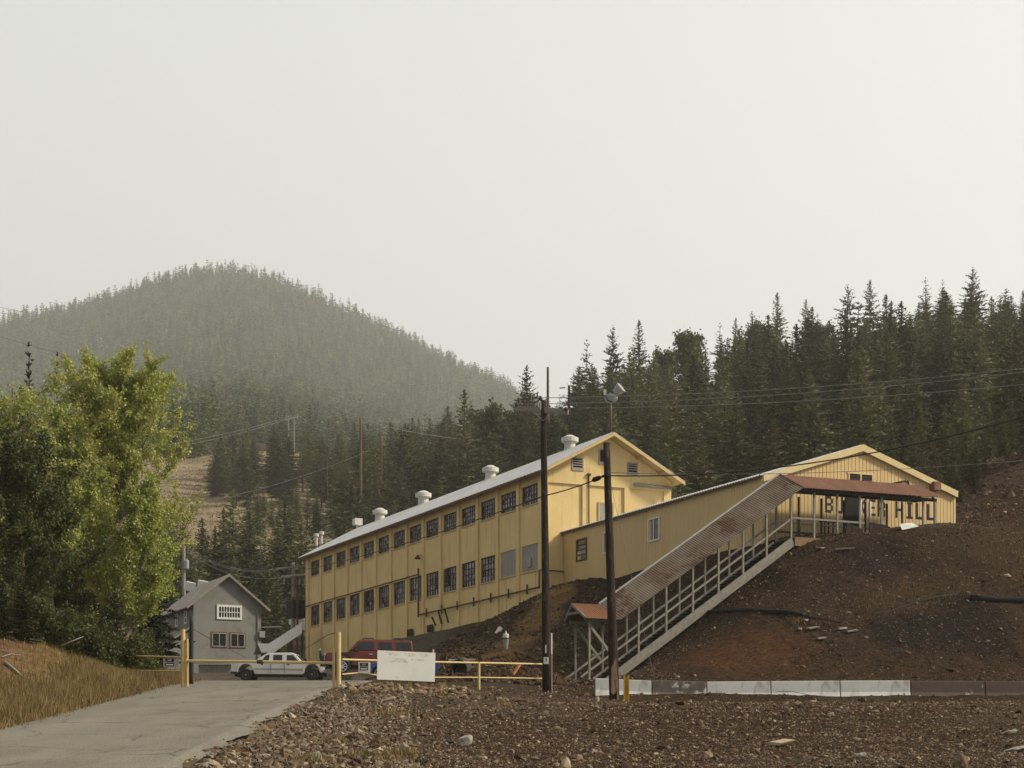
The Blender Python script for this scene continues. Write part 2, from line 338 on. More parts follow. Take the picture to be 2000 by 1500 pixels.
# foreground bank on the right
for q in [(450, 1500, 25.6), (600, 1500, 28), (800, 1500, 30), (1000, 1500, 33), (1200, 1500, 34), (1600, 1500, 34), (2000, 1500, 34),
          (1000, 1440, 41.5), (1400, 1438, 42), (1800, 1438, 42), (2100, 1438, 42),
          (900, 1384, 50), (1000, 1376, 51), (1200, 1374, 51), (1500, 1373, 51), (1800, 1372, 51), (2050, 1372, 51), (2300, 1372, 51),
          (640, 1347, 63.4), (700, 1402, 52), (600, 1440, 40), (720, 1440, 40), (661, 1336, 65), (740, 1345, 66), (820, 1340, 71), (935, 1341, 72), (1068, 1353, 77), (1180, 1366, 75), (1000, 1362, 66), (850, 1365, 60)]: pc(*q)
pts += [(0, 10, -1.3), (9, 10, -1.0), (16, 14, -.8), (0, -5, -1.8), (16, -5, -1.5), (2, 20, -.9), (9, 22, -.7), (16, 25, -.3)]
for X in (2, 7, 13, 19, 26):
    pts.append((X, 58, 2.55)); pts.append((X, 66, 3.0)); pts.append((X, 79, 3.78))
# parking and rubble slope below the long building
for q in [(455, 1326, 122), (620, 1326, 122), (672, 1321, 107), (800, 1321, 106), (735, 1327, 101), (850, 1322, 98), (860, 1330, 84), (960, 1325, 84), (900, 1240, 124), (860, 1290, 106), (940, 1300, 98), (1000, 1300, 92), (1060, 1300, 90), (1000, 1245, 108), (960, 1280, 101),
          (1110, 1290, 98.5), (1110, 1240, 105), (1060, 1220, 106), (1060, 1180, 115), (1125, 1340, 92), (1085, 1345, 84), (1150, 1200, 110), (1150, 1160, 116)]: pc(*q)
for t, dz in ((0, 12.9), (2.5, 12.45), (4.7, 12.2), (10, 12.1), (17.8, 12.0), (21.6, 11.7), (28, 11.6), (35.4, 11.55), (42, 11.6), (49.3, 11.8)):
    p = BC + U2 * t; pts.append((p[0], p[1], dz)); p = BC + U2 * t + V2 * 5; pts.append((p[0], p[1], dz)); p = BC + U2 * t + V2 * 12; pts.append((p[0], p[1], 13.2 + .4 * (t < 10)))
    if t > 15: p = BC + U2 * t - V2 * 6; pts.append((p[0], p[1], dz - 1.6))
for t in (0, 5, 10, 15, 20, 24.35):
    p = SH - U2 * t; pts.append((p[0], p[1], 14.05 if t < 2 else 13.85)); p = p + V2 * 6; pts.append((p[0], p[1], 13.85))
for s in (0, 4, 8): p = KC + V2 * s; pts.append((p[0], p[1], 13.7))
for s, z in ((11, 14.7), (13.4, 15.35)): p = KC + V2 * s; pts.append((p[0], p[1], z))
# under the covered stair (stringer line) and the waste dump
def stair_ground(s): return float(np.interp(s, [-12.2, -11, 0, 2, 9], [4.95, 5.1, 12.8, 13.15, 13.75]))
def dump_toe(px): return at(px, 1329, 81.0)
for s in (-12, -9.5, -7, -4.5, -2, 0):
    p = T2 + V2 * s; z = stair_ground(s); pts.append((p[0], p[1], z)); q = p + U2 * 2.2; pts.append((q[0], q[1], z + .15))
    px = CX + p[0] / p[1] * F; toe = dump_toe(px)
    for k in (0.33, 0.66): w = toe + (np.array([p[0], p[1], z]) - toe) * k; pts.append(tuple(w))
    # slope between stair and shed wall
    tw = np.clip(24.35 * (s + 12) / 12.0, 3, 24); wq = SH - U2 * tw
    mid = (np.array([q[0], q[1], z]) + np.array([wq[0], wq[1], 13.8])) / 2; pts.append(tuple(mid))
for px in (1230, 1350, 1500, 1700, 1900, 2100, 2300): pts.append(tuple(dump_toe(px)))
for q in [(1600, 1054, 98.2), (1650, 1044, 98.5), (1720, 1036, 99), (1770, 1026, 99.5), (1830, 1021, 101), (1880, 1025, 105), (1950, 1003, 106), (2000, 968, 110), (2000, 893, 130), (2200, 850, 130), (2200, 940, 108), (2300, 1100, 100),
          (1600, 1200, 87.2), (1750, 1185, 88.2), (1900, 1165, 89), (2000, 1150, 90), (1650, 1110, 93), (1800, 1100, 93.6), (1950, 1085, 94), (1600, 1280, 83), (1800, 1280, 83), (2000, 1280, 83), (2300, 1280, 84), (1900, 950, 126), (1950, 900, 142)]: pc(*q)
pts += [(14, 132, 15.5), (24, 122, 17.5), (8, 150, 16), (30, 140, 24), (42, 128, 25), (50, 110, 21), (50, 90, 14), (45, 80, 5), (-2, 165, 15), (-12, 178, 14)]
for t, s, z in ((0, 0, 10.6), (11, 0, 10.8), (0, 6.6, 10.8), (11, 6.6, 11), (-5, 3, 10), (-6, -6, 9.8), (5, -6, 10.5)):
    p = HO + U2 * t + V2 * s; pts.append((p[0], p[1], z))
PT = np.array(pts); S_ = 10.0
def _phi(d2): return np.sqrt(d2 + 2.5 ** 2)
_P = PT[:, :2] / 1.0
_A = _phi(((_P[:, None] - _P[None]) ** 2).sum(-1)); _n = len(PT)
_q = np.c_[np.ones(_n), _P / 100]
_W = np.linalg.solve(np.block([[_A - 0.6 * np.eye(_n), _q], [_q.T, np.zeros((3, 3))]]), np.r_[PT[:, 2], 0, 0, 0])
def near_h(X, Y):
    X = np.asarray(X, float); Y = np.asarray(Y, float); sh = X.shape; x = X.ravel(); y = Y.ravel(); r = np.empty(len(x))
    for i in range(0, len(x), 40000):
        xx, yy = x[i:i + 40000], y[i:i + 40000]
        d2 = (xx[:, None] - _P[None, :, 0]) ** 2 + (yy[:, None] - _P[None, :, 1]) ** 2
        r[i:i + 40000] = _phi(d2) @ _W[:_n] + _W[_n] + _W[_n + 1] * xx / 100 + _W[_n + 2] * yy / 100
    return r.reshape(sh)
SIL_X = [-900, -200, 0, 100, 200, 300, 400, 450, 520, 600, 700, 800, 900, 1000, 1100, 1250, 1500, 2200, 3000]
SIL_Y = [760, 680, 645, 622, 598, 565, 545, 543, 553, 583, 628, 673, 724, 775, 830, 910, 1000, 1080, 1150]
CR_X = [-500, 300, 500, 600, 700, 800, 900, 950, 1000, 1100, 1200, 1300, 1400, 1500, 1600, 1700, 1800, 2000, 2300, 3000]
CR_Y = [1200, 1090, 1010, 975, 935, 905, 880, 865, 845, 805, 790, 760, 748, 722, 710, 705, 675, 660, 640, 640]
def far_h(X, Y):
    a = X / np.maximum(Y, 1); px = CX + a * F
    zc = np.interp(Y, [100, 150, 190, 215, 240, 300, 390, 520, 800, 1150, 1500, 1850, 2150, 2500, 2800, 3300, 6000], [8, 9, 11.5, 17, 24, 41, 58.6, 95, 151, 227, 309, 406, 502, 653, 776, 600, 400])
    k = (HY - np.interp(px, SIL_X, SIL_Y)) / (HY - 543.0)
    w = sstep(330, 900, Y); hill = zc * (1 + (k - 1) * w)
    ys = np.interp(px, [-500, 400, 700, 1000, 1300, 2400, 3000], [360, 340, 290, 195, 150, 143, 143])
    zs = np.interp(px, [-500, 400, 700, 1000, 1300, 1900, 2400], [40, 46, 38, 19, 16, 22, 28])
    yc = np.interp(px, [400, 700, 1000, 2400], [470, 490, 450, 420])
    zt = (HY - np.interp(px, CR_X, CR_Y)) / F * yc
    t = (Y - ys) / (yc - ys)
    sp = zs + (zt - zs) * np.where(t < 1, np.clip(t, -.3, 1), np.clip(1 - (t - 1) * .9, -1, 1))
    sp = sp - np.maximum(0, ys - Y) * .45
    h = np.maximum(hill, sp)
    nz = 12.0 * sstep(420, 1200, Y) * fbm(X / 220, Y / 220, 5, 3) + 1.6 * sstep(170, 300, Y) * fbm(X / 18, Y / 18, 9, 3)
    return h + nz
def road_mask(X, Y):
    n = 0.35 * fbm(X * .9, Y * .9, 31, 3) + 0.12 * fbm(X * 4, Y * 4, 32, 2)
    d = np.minimum(X - XL(Y), XR(Y) - X) + n
    return sstep(-0.15, 0.25, d) * (1 - sstep(124, 127, Y))
def height(X, Y, rough=True):
    X = np.asarray(X, float); Y = np.asarray(Y, float)
    z = np.zeros_like(X); w = sstep(140, 178, Y)
    m = w < 1
    if m.any(): z[m] = near_h(X[m], Y[m]) * (1 - w[m])
    m = w > 0
    if m.any(): z[m] += far_h(X[m], Y[m]) * w[m]
    if rough:
        k = (1 - sstep(130, 170, Y)) * (1 - road_mask(X, Y)) * np.clip((XR(Y) + 0.5 - X) * -0.6, 0.25, 1)
        dump = sstep(80, 86, Y)
        z = z + k * (0.07 * fbm(X / 1.3, Y / 1.3, 3, 4) + 0.03 * fbm(X * 3.1, Y * 3.1, 8, 3) + dump * (0.28 * fbm(X / 6, Y / 9, 4, 3) - .05) - .22 * dump * np.abs(fbm(X / 2.1 + Y * .05, Y / 16, 14, 2)) * (X > 6))
    rm = road_mask(X, Y)
    return z * (1 - rm) + rm * (road_z(Y) - 0.05)
def pix(X, Y, Z): return CX + X / Y * F, HY - Z / Y * F

rows = [-15.0]
while rows[-1] < 3500:
    y = rows[-1]
    rows.append(y + (0.8 if y < 20 else 0.14 if y < 56 else 0.2 if y < 108 else max(0.25, (y - 100) * 0.013)))
rows = np.array(rows); cols = np.linspace(-0.43, 0.43, 620)
GX = cols[None, :] * (rows[:, None] + 40); GY = np.repeat(rows[:, None], len(cols), 1)
GZ = height(GX, GY)

# soil colour by zone (dry grass, gravel, rust stained fines, meadow, forest floor)
def soil(X, Y, Z):
    px, py = pix(X, np.maximum(Y, 5), Z)
    n1 = fbm(X / 2.2, Y / 2.2, 21, 4); n2 = fbm(X / 7, Y / 7, 22, 3); n3 = fbm(X * 2.5, Y * 2.5, 23, 3)
    c = np.empty(X.shape + (3,)); c[:] = (0.100, 0.064, 0.037)
    def lay(col, m):
        m = np.clip(m, 0, 1)[..., None]; c[:] = c * (1 - m) + np.array(col) * m
    lay((0.135, 0.098, 0.064), sstep(-.15, .35, n2))
    lay((0.098, 0.060, 0.036), 0.8 * sstep(80, 84, Y) * (X > 3))                       # waste dump: darker
    lay((0.062, 0.040, 0.031), sstep(0, .5, n2) * sstep(80, 84, Y) * (X > 3) * .7)
    lay((0.175, 0.132, 0.088), 0.9 * sstep(.0, 1, 1 - np.abs(Y - 63) / 14) * (X > XR(Y) + .3) * (X < 40) )   # flat gravel bench
    sw = np.exp(-((X - XR(Y) - 1.4) / 1.7) ** 2) * sstep(58, 48, Y)
    lay((0.30, 0.24, 0.165), sw)
    lay((0.215, 0.135, 0.075), sstep(.5, -.6, X - XL(Y) + .5 * n1) * sstep(120, 95, Y))         # left bank soil
    lay((0.27, 0.18, 0.075), sstep(.2, -.1, X - XL(Y)) * sstep(-3.4, -2.0, X - XL(Y)) * sstep(110, 90, Y))
    lay((0.17, 0.135, 0.095), sstep(92, 100, Y) * sstep(-2, -6, X) * (Y < 170))               # parking yard
    def blob(qx, qy, qY, rx, ry, col, s=1.0):
        p = at(qx, qy, qY); d = np.sqrt(((X - p[0]) / rx) ** 2 + ((Y - p[1]) / ry) ** 2) + 0.55 * n1 + 0.2 * n3
        lay(col, s * sstep(1.15, .55, d))
    blob(1440, 1262, 85.0, 3.5, 4.6, (0.165, 0.078, 0.036)); blob(1330, 1300, 82.5, 2.4, 2.2, (0.08, 0.046, 0.027), .8)
    blob(1620, 1090, 94.5, 3.2, 3.5, (0.095, 0.064, 0.044), .8); blob(1720, 1100, 94, 2.5, 4, (0.040, 0.026, 0.026), .8)
    blob(1790, 1240, 85, 2.6, 2.6, (0.038, 0.031, 0.031), .8); blob(1880, 1230, 86, 3, 3.5, (0.041, 0.030, 0.028), .8)
    blob(1800, 1008, 101, 2.0, 2.2, (0.24, 0.20, 0.15), .9)
    blob(1080, 1160, 118, 1.5, 4.0, (0.36, 0.22, 0.085)); blob(1050, 1200, 113, 1.7, 4.6, (0.35, 0.215, 0.085)); blob(1010, 1250, 106, 1.7, 4.0, (0.30, 0.18, 0.07), .9); blob(975, 1285, 101, 1.6, 2.4, (0.24, 0.14, 0.055), .8)
    blob(940, 1255, 108, 3.2, 4.0, (0.15, 0.095, 0.045), .7); blob(880, 1225, 120, 4, 6, (0.062, 0.047, 0.04), .8)
    lay((0.115, 0.074, 0.054), sstep(104, 110, Y) * sstep(27, 31, X - .1 * Y + 8) * (Y < 175))      # reddish slope on the right
    mead = sstep(205, 250, Y) * sstep(-10, -22, X + .04 * (Y - 200))
    lay((0.44, 0.35, 0.225), mead * sstep(600, 520, Y)); lay((0.30, 0.225, 0.145), mead * sstep(-.05, .35, n2 + n1 * .4) * sstep(600, 520, Y) * .8)
    forest = np.maximum(sstep(525, 580, Y), sstep(148, 162, Y) * sstep(-10, 0, X + .0 * Y) * (px > 880))
    lay((0.055, 0.048, 0.026), forest)
    c *= ((0.56 - .165 * ((X > XR(Y) + .6) & (Y < 118))) * (1 + 0.25 * n3 + .2 * n1))[..., None]
    return np.clip(c, 0.008, 0.8)
GC = soil(GX, GY, GZ)
nr, nc = GX.shape
idx = np.arange(nr * nc).reshape(nr, nc)
quads = np.stack([idx[:-1, :-1], idx[:-1, 1:], idx[1:, 1:], idx[1:, :-1]], -1).reshape(-1, 4)
ground = mesh_np('ground', np.stack([GX, GY, GZ], -1).reshape(-1, 3), quads.ravel(), np.full(len(quads), 4), M['ground'], colors=GC.reshape(-1, 3), smooth=True)
tag(ground, 'brown gravel, waste rock and dry meadow rising to wooded hills', kind='structure')
del GX, GY, GZ, GC, quads, idx

# road sheet with frayed edges
ry = np.linspace(-15, 124, 560); rt = np.linspace(0, 1, 44)
RX = XL(ry)[:, None] * (1 - rt) + XR(ry)[:, None] * rt; RY = np.repeat(ry[:, None], 44, 1)
edge = np.minimum(rt, 1 - rt)[None, :] < 0.03
RX = RX + edge * (0.22 * fbm(RX * .8, RY * 1.1, 41, 3) + .1 * fbm(RX * 5, RY * 5, 42, 2))
RZ = road_z(RY) + 0.012 * fbm(RX / 1.5, RY / 1.5, 43, 2) - 0.07 * edge
ri = np.arange(RX.size).reshape(RX.shape)
rq = np.stack([ri[:-1, :-1], ri[:-1, 1:], ri[1:, 1:], ri[1:, :-1]], -1).reshape(-1, 4)
road = mesh_np('road', np.stack([RX, RY, RZ], -1).reshape(-1, 3), rq.ravel(), np.full(len(rq), 4), M['asphalt'], smooth=True)
tag(road, 'worn pale asphalt road climbing to the gate', kind='structure')
# crack pattern in the asphalt (a mark of the surface itself)
nt = M['asphalt'].node_tree; N_, L_ = nt.nodes, nt.links; bs = N_['Principled BSDF']
src = bs.inputs['Base Color'].links[0].from_socket
tc = N_.new('ShaderNodeTexCoord'); mp = N_.new('ShaderNodeMapping'); mp.inputs['Scale'].default_value = (.55, .28, 1); L_.new(tc.outputs['Object'], mp.inputs[0])
nz = N_.new('ShaderNodeTexNoise'); nz.inputs['Scale'].default_value = 1.2; nz.inputs['Detail'].default_value = 5; L_.new(mp.outputs[0], nz.inputs['Vector'])
vm = N_.new('ShaderNodeVectorMath'); vm.operation = 'MULTIPLY_ADD'; vm.inputs[1].default_value = (.9, .9, 0); L_.new(nz.outputs['Color'], vm.inputs[0]); L_.new(mp.outputs[0], vm.inputs[2])
vo = N_.new('ShaderNodeTexVoronoi'); vo.feature = 'DISTANCE_TO_EDGE'; vo.inputs['Scale'].default_value = 0.8; L_.new(vm.outputs[0], vo.inputs['Vector'])
cr = N_.new('ShaderNodeMapRange'); cr.inputs['From Min'].default_value = 0.004; cr.inputs['From Max'].default_value = 0.020; cr.inputs['To Min'].default_value = .62; cr.inputs['To Max'].default_value = 0
L_.new(vo.outputs['Distance'], cr.inputs['Value'])
n2 = N_.new('ShaderNodeTexNoise'); n2.inputs['Scale'].default_value = .35; L_.new(tc.outputs['Object'], n2.inputs['Vector'])
mr = N_.new('ShaderNodeMapRange'); mr.inputs['From Min'].default_value = .42; mr.inputs['From Max'].default_value = .55; L_.new(n2.outputs[0], mr.inputs['Value'])
ml = N_.new('ShaderNodeMath'); ml.operation = 'MULTIPLY'; L_.new(cr.outputs[0], ml.inputs[0]); L_.new(mr.outputs[0], ml.inputs[1])
mx = N_.new('ShaderNodeMix'); mx.data_type = 'RGBA'; L_.new(ml.outputs[0], mx.inputs[0]); L_.new(src, mx.inputs[6]); mx.inputs[7].default_value = (.06, .05, .04, 1)
sp = N_.new('ShaderNodeTexNoise'); sp.inputs['Scale'].default_value = 45; sp.inputs['Detail'].default_value = 3; L_.new(tc.outputs['Object'], sp.inputs['Vector'])
sr = N_.new('ShaderNodeMapRange'); sr.inputs['From Min'].default_value = .35; sr.inputs['From Max'].default_value = .65; sr.inputs['To Min'].default_value = .72; sr.inputs['To Max'].default_value = 1.25; L_.new(sp.outputs[0], sr.inputs['Value'])
mu = N_.new('ShaderNodeMix'); mu.data_type = 'RGBA'; mu.blend_type = 'MULTIPLY'; mu.inputs[0].default_value = 1; L_.new(mx.outputs[2], mu.inputs[6]); L_.new(sr.outputs[0], mu.inputs[7])
L_.new(mu.outputs[2], bs.inputs['Base Color'])

# ------------------------------------------------------------------ loose rock (uncountable gravel): real stones
rng = np.random.default_rng(7)
_ic = bmesh.new(); bmesh.ops.create_icosphere(_ic, subdivisions=1, radius=1.0)
ICV = np.array([v.co[:] for v in _ic.verts]); _ic.faces.ensure_lookup_table(); ICF = np.array([[v.index for v in f.verts] for f in _ic.faces]); _ic.free()
OCV = np.array([(1, 0, 0), (-1, 0, 0), (0, 1, 0), (0, -1, 0), (0, 0, 1), (0, 0, -1)], float); OCF = np.array([(0, 2, 4), (2, 1, 4), (1, 3, 4), (3, 0, 4), (2, 0, 5), (1, 2, 5), (3, 1, 5), (0, 3, 5)])
def rand_rot(n):
    q = rng.normal(size=(n, 4)); q /= np.linalg.norm(q, axis=1)[:, None]; w, x, y, z = q.T
    return np.stack([1 - 2 * (y * y + z * z), 2 * (x * y - z * w), 2 * (x * z + y * w), 2 * (x * y + z * w), 1 - 2 * (x * x + z * z), 2 * (y * z - x * w), 2 * (x * z - y * w), 2 * (y * z + x * w), 1 - 2 * (x * x + y * y)], -1).reshape(n, 3, 3)
def _seg(X, Y, a, b, w):
    ax, ay = a[0], a[1]; dx, dy = b[0] - ax, b[1] - ay; t = np.clip(((X - ax) * dx + (Y - ay) * dy) / (dx * dx + dy * dy), 0, 1)
    return np.hypot(X - ax - t * dx, Y - ay - t * dy) < w * (1 + .5 * fbm(X / 1.5, Y / 1.5, 77, 3))
def stones(name, X, Y, size, cols, label, big=False, flat=.6):
    fines = _seg(X, Y, at(1105, 1140, 120), at(985, 1275, 102), 1.5) | (np.hypot((X - at(1440, 1262, 85)[0]) / 3.3, (Y - 85) / 4.2) < 1 + .5 * fbm(X / 1.5, Y / 1.5, 78, 3))
    keep = ~fines | (rng.random(len(X)) < .12); X, Y, size, cols = X[keep], Y[keep], size[keep], cols[keep]
    n = len(X); base, fc = (ICV, ICF) if big else (OCV, OCF)
    Z = height(X, Y)
    sc = size[:, None] * np.stack([rng.uniform(.7, 1.4, n), rng.uniform(.6, 1.1, n), rng.uniform(.35, .8, n)], -1)
    P = base[None] * (1 + rng.uniform(-.28, .28, (n, len(base), 1))) * sc[:, None, :]
    P = np.einsum('nij,nkj->nki', rand_rot(n), P); P[:, :, 2] *= flat + .2
    P += np.stack([X, Y, Z + size * .12], -1)[:, None, :]
    Fc = (fc[None] + (np.arange(n) * len(base))[:, None, None]).reshape(-1)
    cc = np.repeat(cols, len(base), 0)
    o = mesh_np(name, P.reshape(-1, 3), Fc, np.full(n * len(fc), 3), M['rock'], colors=cc)
    return tag(o, label, kind='stuff')
PAL = np.array([(0.10, 0.068, 0.045), (0.14, 0.098, 0.064), (0.20, 0.155, 0.11), (0.27, 0.225, 0.17), (0.37, 0.33, 0.27), (0.075, 0.052, 0.04), (0.16, 0.09, 0.055)])
def palette(n, p): return np.array([.80, .71, .60]) * PAL[rng.choice(len(PAL), n, p=np.array(p) / sum(p))] * rng.uniform(.75, 1.25, (n, 1))
def strip(n, y0, y1, x0, x1, pw=1.0):
    Y = y0 + (y1 - y0) * rng.random(n) ** pw; t = rng.random(n); lo = x0(Y); hi = x1(Y); return lo + (hi - lo) * t, Y
vis = lambda Y: .30 * Y + 1
# foreground bank and bench
X, Y = strip(700, 25, 56, lambda y: XR(y) + .15 + 0 * y, vis, 1.0); s = rng.lognormal(math.log(.07), .4, len(X)).clip(.04, .2)
stones('loose_stones', X, Y, s, .9 * palette(len(X), [4, 4, 4, 2, 1.2, 2, 1]), 'scattered larger stones lying on the foreground gravel bank', True)
X, Y = strip(105000, 25, 56, lambda y: XR(y) + .15 + 0 * y, vis, 1.0); s = rng.lognormal(math.log(.019), .52, len(X)).clip(.008, .075)
stones('gravel', X, Y, s, 1.05 * palette(len(X), [4, 4, 5, 3.6, 1.8, 2.2, .9]), 'loose brown gravel and chips on the foreground bank', False)
X, Y = strip(17000, 25, 60, lambda y: XR(y) + .05, lambda y: XR(y) + 3.4 - .02 * (y - 25)); s = rng.lognormal(math.log(.034), .55, len(X)).clip(.012, .13)
stones('rubble', X, Y, s, np.array([1.02, 1.10, 1.20]) * palette(len(X), [2, 4, 5, 3.5, 1.4, 1, .3]), 'pale broken rock filling the ditch beside the road', False)
X, Y = strip(9000, 56, 80, lambda y: XR(y) + .3, lambda y: 0 * y + 24); s = rng.lognormal(math.log(.045), .5, len(X)).clip(.02, .2)
stones('gravel', X, Y, s, palette(len(X), [3, 5, 4, 2, .6, 2, 1]), 'loose stones on the flat gravel bench', False)
X, Y = strip(62000, 80.5, 112, lambda y: 1.2 + .0 * y + 3.5 * (y > 96), vis); s = rng.lognormal(math.log(.027), .58, len(X)).clip(.012, .16)
stones('waste_rock', X, Y, s, .92 * palette(len(X), [5, 4, 2.8, 1.7, .9, 4, 1.4]), 'dark waste rock covering the dump slope below the shed', False)
X, Y = strip(12000, 84, 124, lambda y: -.045 * (y - 70) - 2.5, lambda y: .036 * y + 1.5); s = rng.lognormal(math.log(.075), .5, len(X)).clip(.03, .3)
stones('rubble_slope', X, Y, s, .75 * palette(len(X), [5, 4, 2, .8, .25, 5, 1.4]), 'dark broken rock slope below the long yellow building', False)
X, Y = strip(5000, 104, 150, lambda y: 26 + 0 * y, lambda y: 44 + 0 * y); s = rng.lognormal(math.log(.08), .5, len(X)).clip(.03, .4)
stones('slope_rock', X, Y, s, palette(len(X), [4, 4, 2, 1, .4, 4, 2.5]), 'loose rock on the reddish slope at the far right', False)
X, Y = strip(900, 62, 71, lambda y: -6 + 0 * y, lambda y: -1.5 + 0 * y); s = rng.lognormal(math.log(.09), .4, len(X)).clip(.04, .25)
stones('rubble', X, Y, s, palette(len(X), [1, 3, 5, 5, 2, 1, 1]), 'pale rubble heap under the white board', True)

X, Y = strip(2600, 26, 78, lambda y: XR(y) - .9, lambda y: XR(y) + .25); k = rng.random(len(X)) < np.clip(1 + (X - XR(Y)) / .9, 0, 1) ** 2; X, Y = X[k], Y[k]
stones('road_grit', X, Y, rng.lognormal(math.log(.022), .5, len(X)).clip(.01, .07), 1.3 * palette(len(X), [1, 3, 5, 4, 1.5, .5, .5]), 'grit spilled along the right edge of the asphalt', False)
# ------------------------------------------------------------------ dry grass
def blades(name, X, Y, h, w, cols, label):
    n = len(X); Z = height(X, Y) - .02
    a = rng.uniform(0, 2 * np.pi, n); lean = rng.uniform(.1, .55, n) * h; b = rng.uniform(0, 2 * np.pi, n)
    B = np.stack([X, Y, Z], -1); d = np.stack([np.cos(a), np.sin(a), 0 * a], -1) * w[:, None] / 2
    T = B + np.stack([np.cos(b) * lean, np.sin(b) * lean, h], -1)
    P = np.stack([B - d, B + d, T], 1)
    o = mesh_np(name, P.reshape(-1, 3), np.arange(3 * n), np.full(n, 3), M['grass'], colors=np.repeat(cols, 3, 0))
    return tag(o, label, kind='stuff')
GP = np.array([(.22, .16, .062), (.175, .112, .046), (.125, .072, .034), (.27, .21, .10), (.105, .10, .035)])
def gcols(n, p): return GP[rng.choice(5, n, p=np.array(p) / sum(p))] * rng.uniform(.75, 1.2, (n, 1))
n = 44000; Y = rng.uniform(34, 84, n); dd = rng.exponential(.75, n) + .05; X = XL(Y) - dd + .25 * rng.normal(size=n)
h = rng.uniform(.10, .40, n) * np.where(dd < 1.8, 1, .5)
blades('dry_grass', X, Y, h, rng.uniform(.014, .034, n), gcols(n, [5, 3, 1.2, 3, .5]), 'golden dry grass fringe along the left edge of the road')
n = 11000; Y = rng.uniform(38, 84, n); X = XL(Y) - 1.5 - rng.gamma(2.0, 2.3, n)
blades('bank_grass', X, Y, rng.uniform(.05, .2, n) * rng.choice([1, 1, 1.7], n), rng.uniform(.012, .026, n), gcols(n, [1.5, 3, 6, .8, .5]), 'brown matted grass on the bank left of the road')
def tuft_field(name, spots, label, p, hh=(.15, .5), nb=260):
    XX, YY = [], []
    for (px, py, Yd, r) in spots:
        q = at(px, py, Yd); k = int(nb * (.6 + r)); XX.append(q[0] + r * rng.normal(size=k) * .6); YY.append(q[1] + r * rng.normal(size=k) * .6)
    X = np.concatenate(XX); Y = np.concatenate(YY); n = len(X)
    return blades(name, X, Y, rng.uniform(*hh, n), rng.uniform(.012, .03, n), gcols(n, p), label)
tuft_field('grass_tufts', [(655, 1445, 37, .3), (770, 1412, 46, .45), (745, 1495, 32, .45), (690, 1498, 31, .3), (790, 1480, 34, .25), (610, 1500, 29, .2)], 'pale dry tufts among the rocks by the road', [3, 3, 2, 4, 1], (.08, .26), 170)
tuft_field('slope_tufts', [(1720, 1165, 89, .8), (1780, 1160, 89.5, .9), (1840, 1160, 89.5, .9), (1920, 1065, 95, 1.0), (1990, 1065, 95, 1.0), (1900, 1085, 94, .7), (1840, 1110, 92, .8), (905, 1265, 110, .8), (1690, 1185, 88, .6), (1560, 1212, 87, .4)], 'yellowed grass tufts scattered on the dump slope', [2, 3, 3, 1, 4], (.12, .4), 85)
# grass of the far meadow
n = 9000; Y = rng.uniform(225, 540, n); X = (rng.uniform(320, 680, n) - CX) / F * Y
blades('meadow_grass', X, Y, rng.uniform(.12, .4, n), rng.uniform(.2, .5, n), gcols(n, [2, 2, 1, 5, .6]) * np.array([1.0, 1.02, 1.25]), 'dry grass of the hillside meadow')

# ------------------------------------------------------------------ building helpers
def t_at(o, d, px):
    k = (px - CX) / F
    return float((k * o[1] - o[0]) / (d[0] - k * d[1]))
def corrq(mb, rA, rB, eA, eB, pitch, amp):
    """corrugated quad: ribs run from the ridge line rA-rB to the eave line eA-eB"""
    rA, rB, eA, eB = [np.array(p, float) for p in (rA, rB, eA, eB)]
    nrm = np.cross(rB - rA, eA - rA); nrm /= np.linalg.norm(nrm)
    if nrm[2] < 0: nrm = -nrm
    k = max(2, int(np.linalg.norm(rB - rA) / pitch) * 4); n0 = len(mb.v)
    for i in range(k + 1):
        f = i / k; h = amp * (0, 1, 1, 0)[i % 4]
        a = rA + (rB - rA) * f + nrm * h; b = eA + (eB - eA) * f + nrm * h
        mb.v.append(tuple(a)); mb.v.append(tuple(b))
    for i in range(k):
        a = n0 + 2 * i; mb.f.append((a, a + 1, a + 3, a + 2))
    return mb
def cwall(mb, o, axis, d0, d1, z0, ztop, off, pitch=.3, amp=.03):
    """vertical ribbed metal wall; axis 't' or 's', standing at the other coordinate = off (outward negative)"""
    n = int(abs(d1 - d0) / pitch) * 4; n0 = len(mb.v)
    for i in range(n + 1):
        d = d0 + (d1 - d0) * ((i // 4) + (0, .80, .85, .95)[i % 4]) / (n // 4 + .0001); h = off - amp * (1, 1, 0, 0)[i % 4]
        if i == n: d = d1
        for z in (z0, ztop(d)):
            mb.v.append(tuple(fr(o, d, h, z) if axis == 't' else fr(o, h, d, z)))
    for i in range(n):
        a = n0 + 2 * i; mb.f.append((a, a + 2, a + 3, a + 1))
    return mb
rnd = random.Random(5)
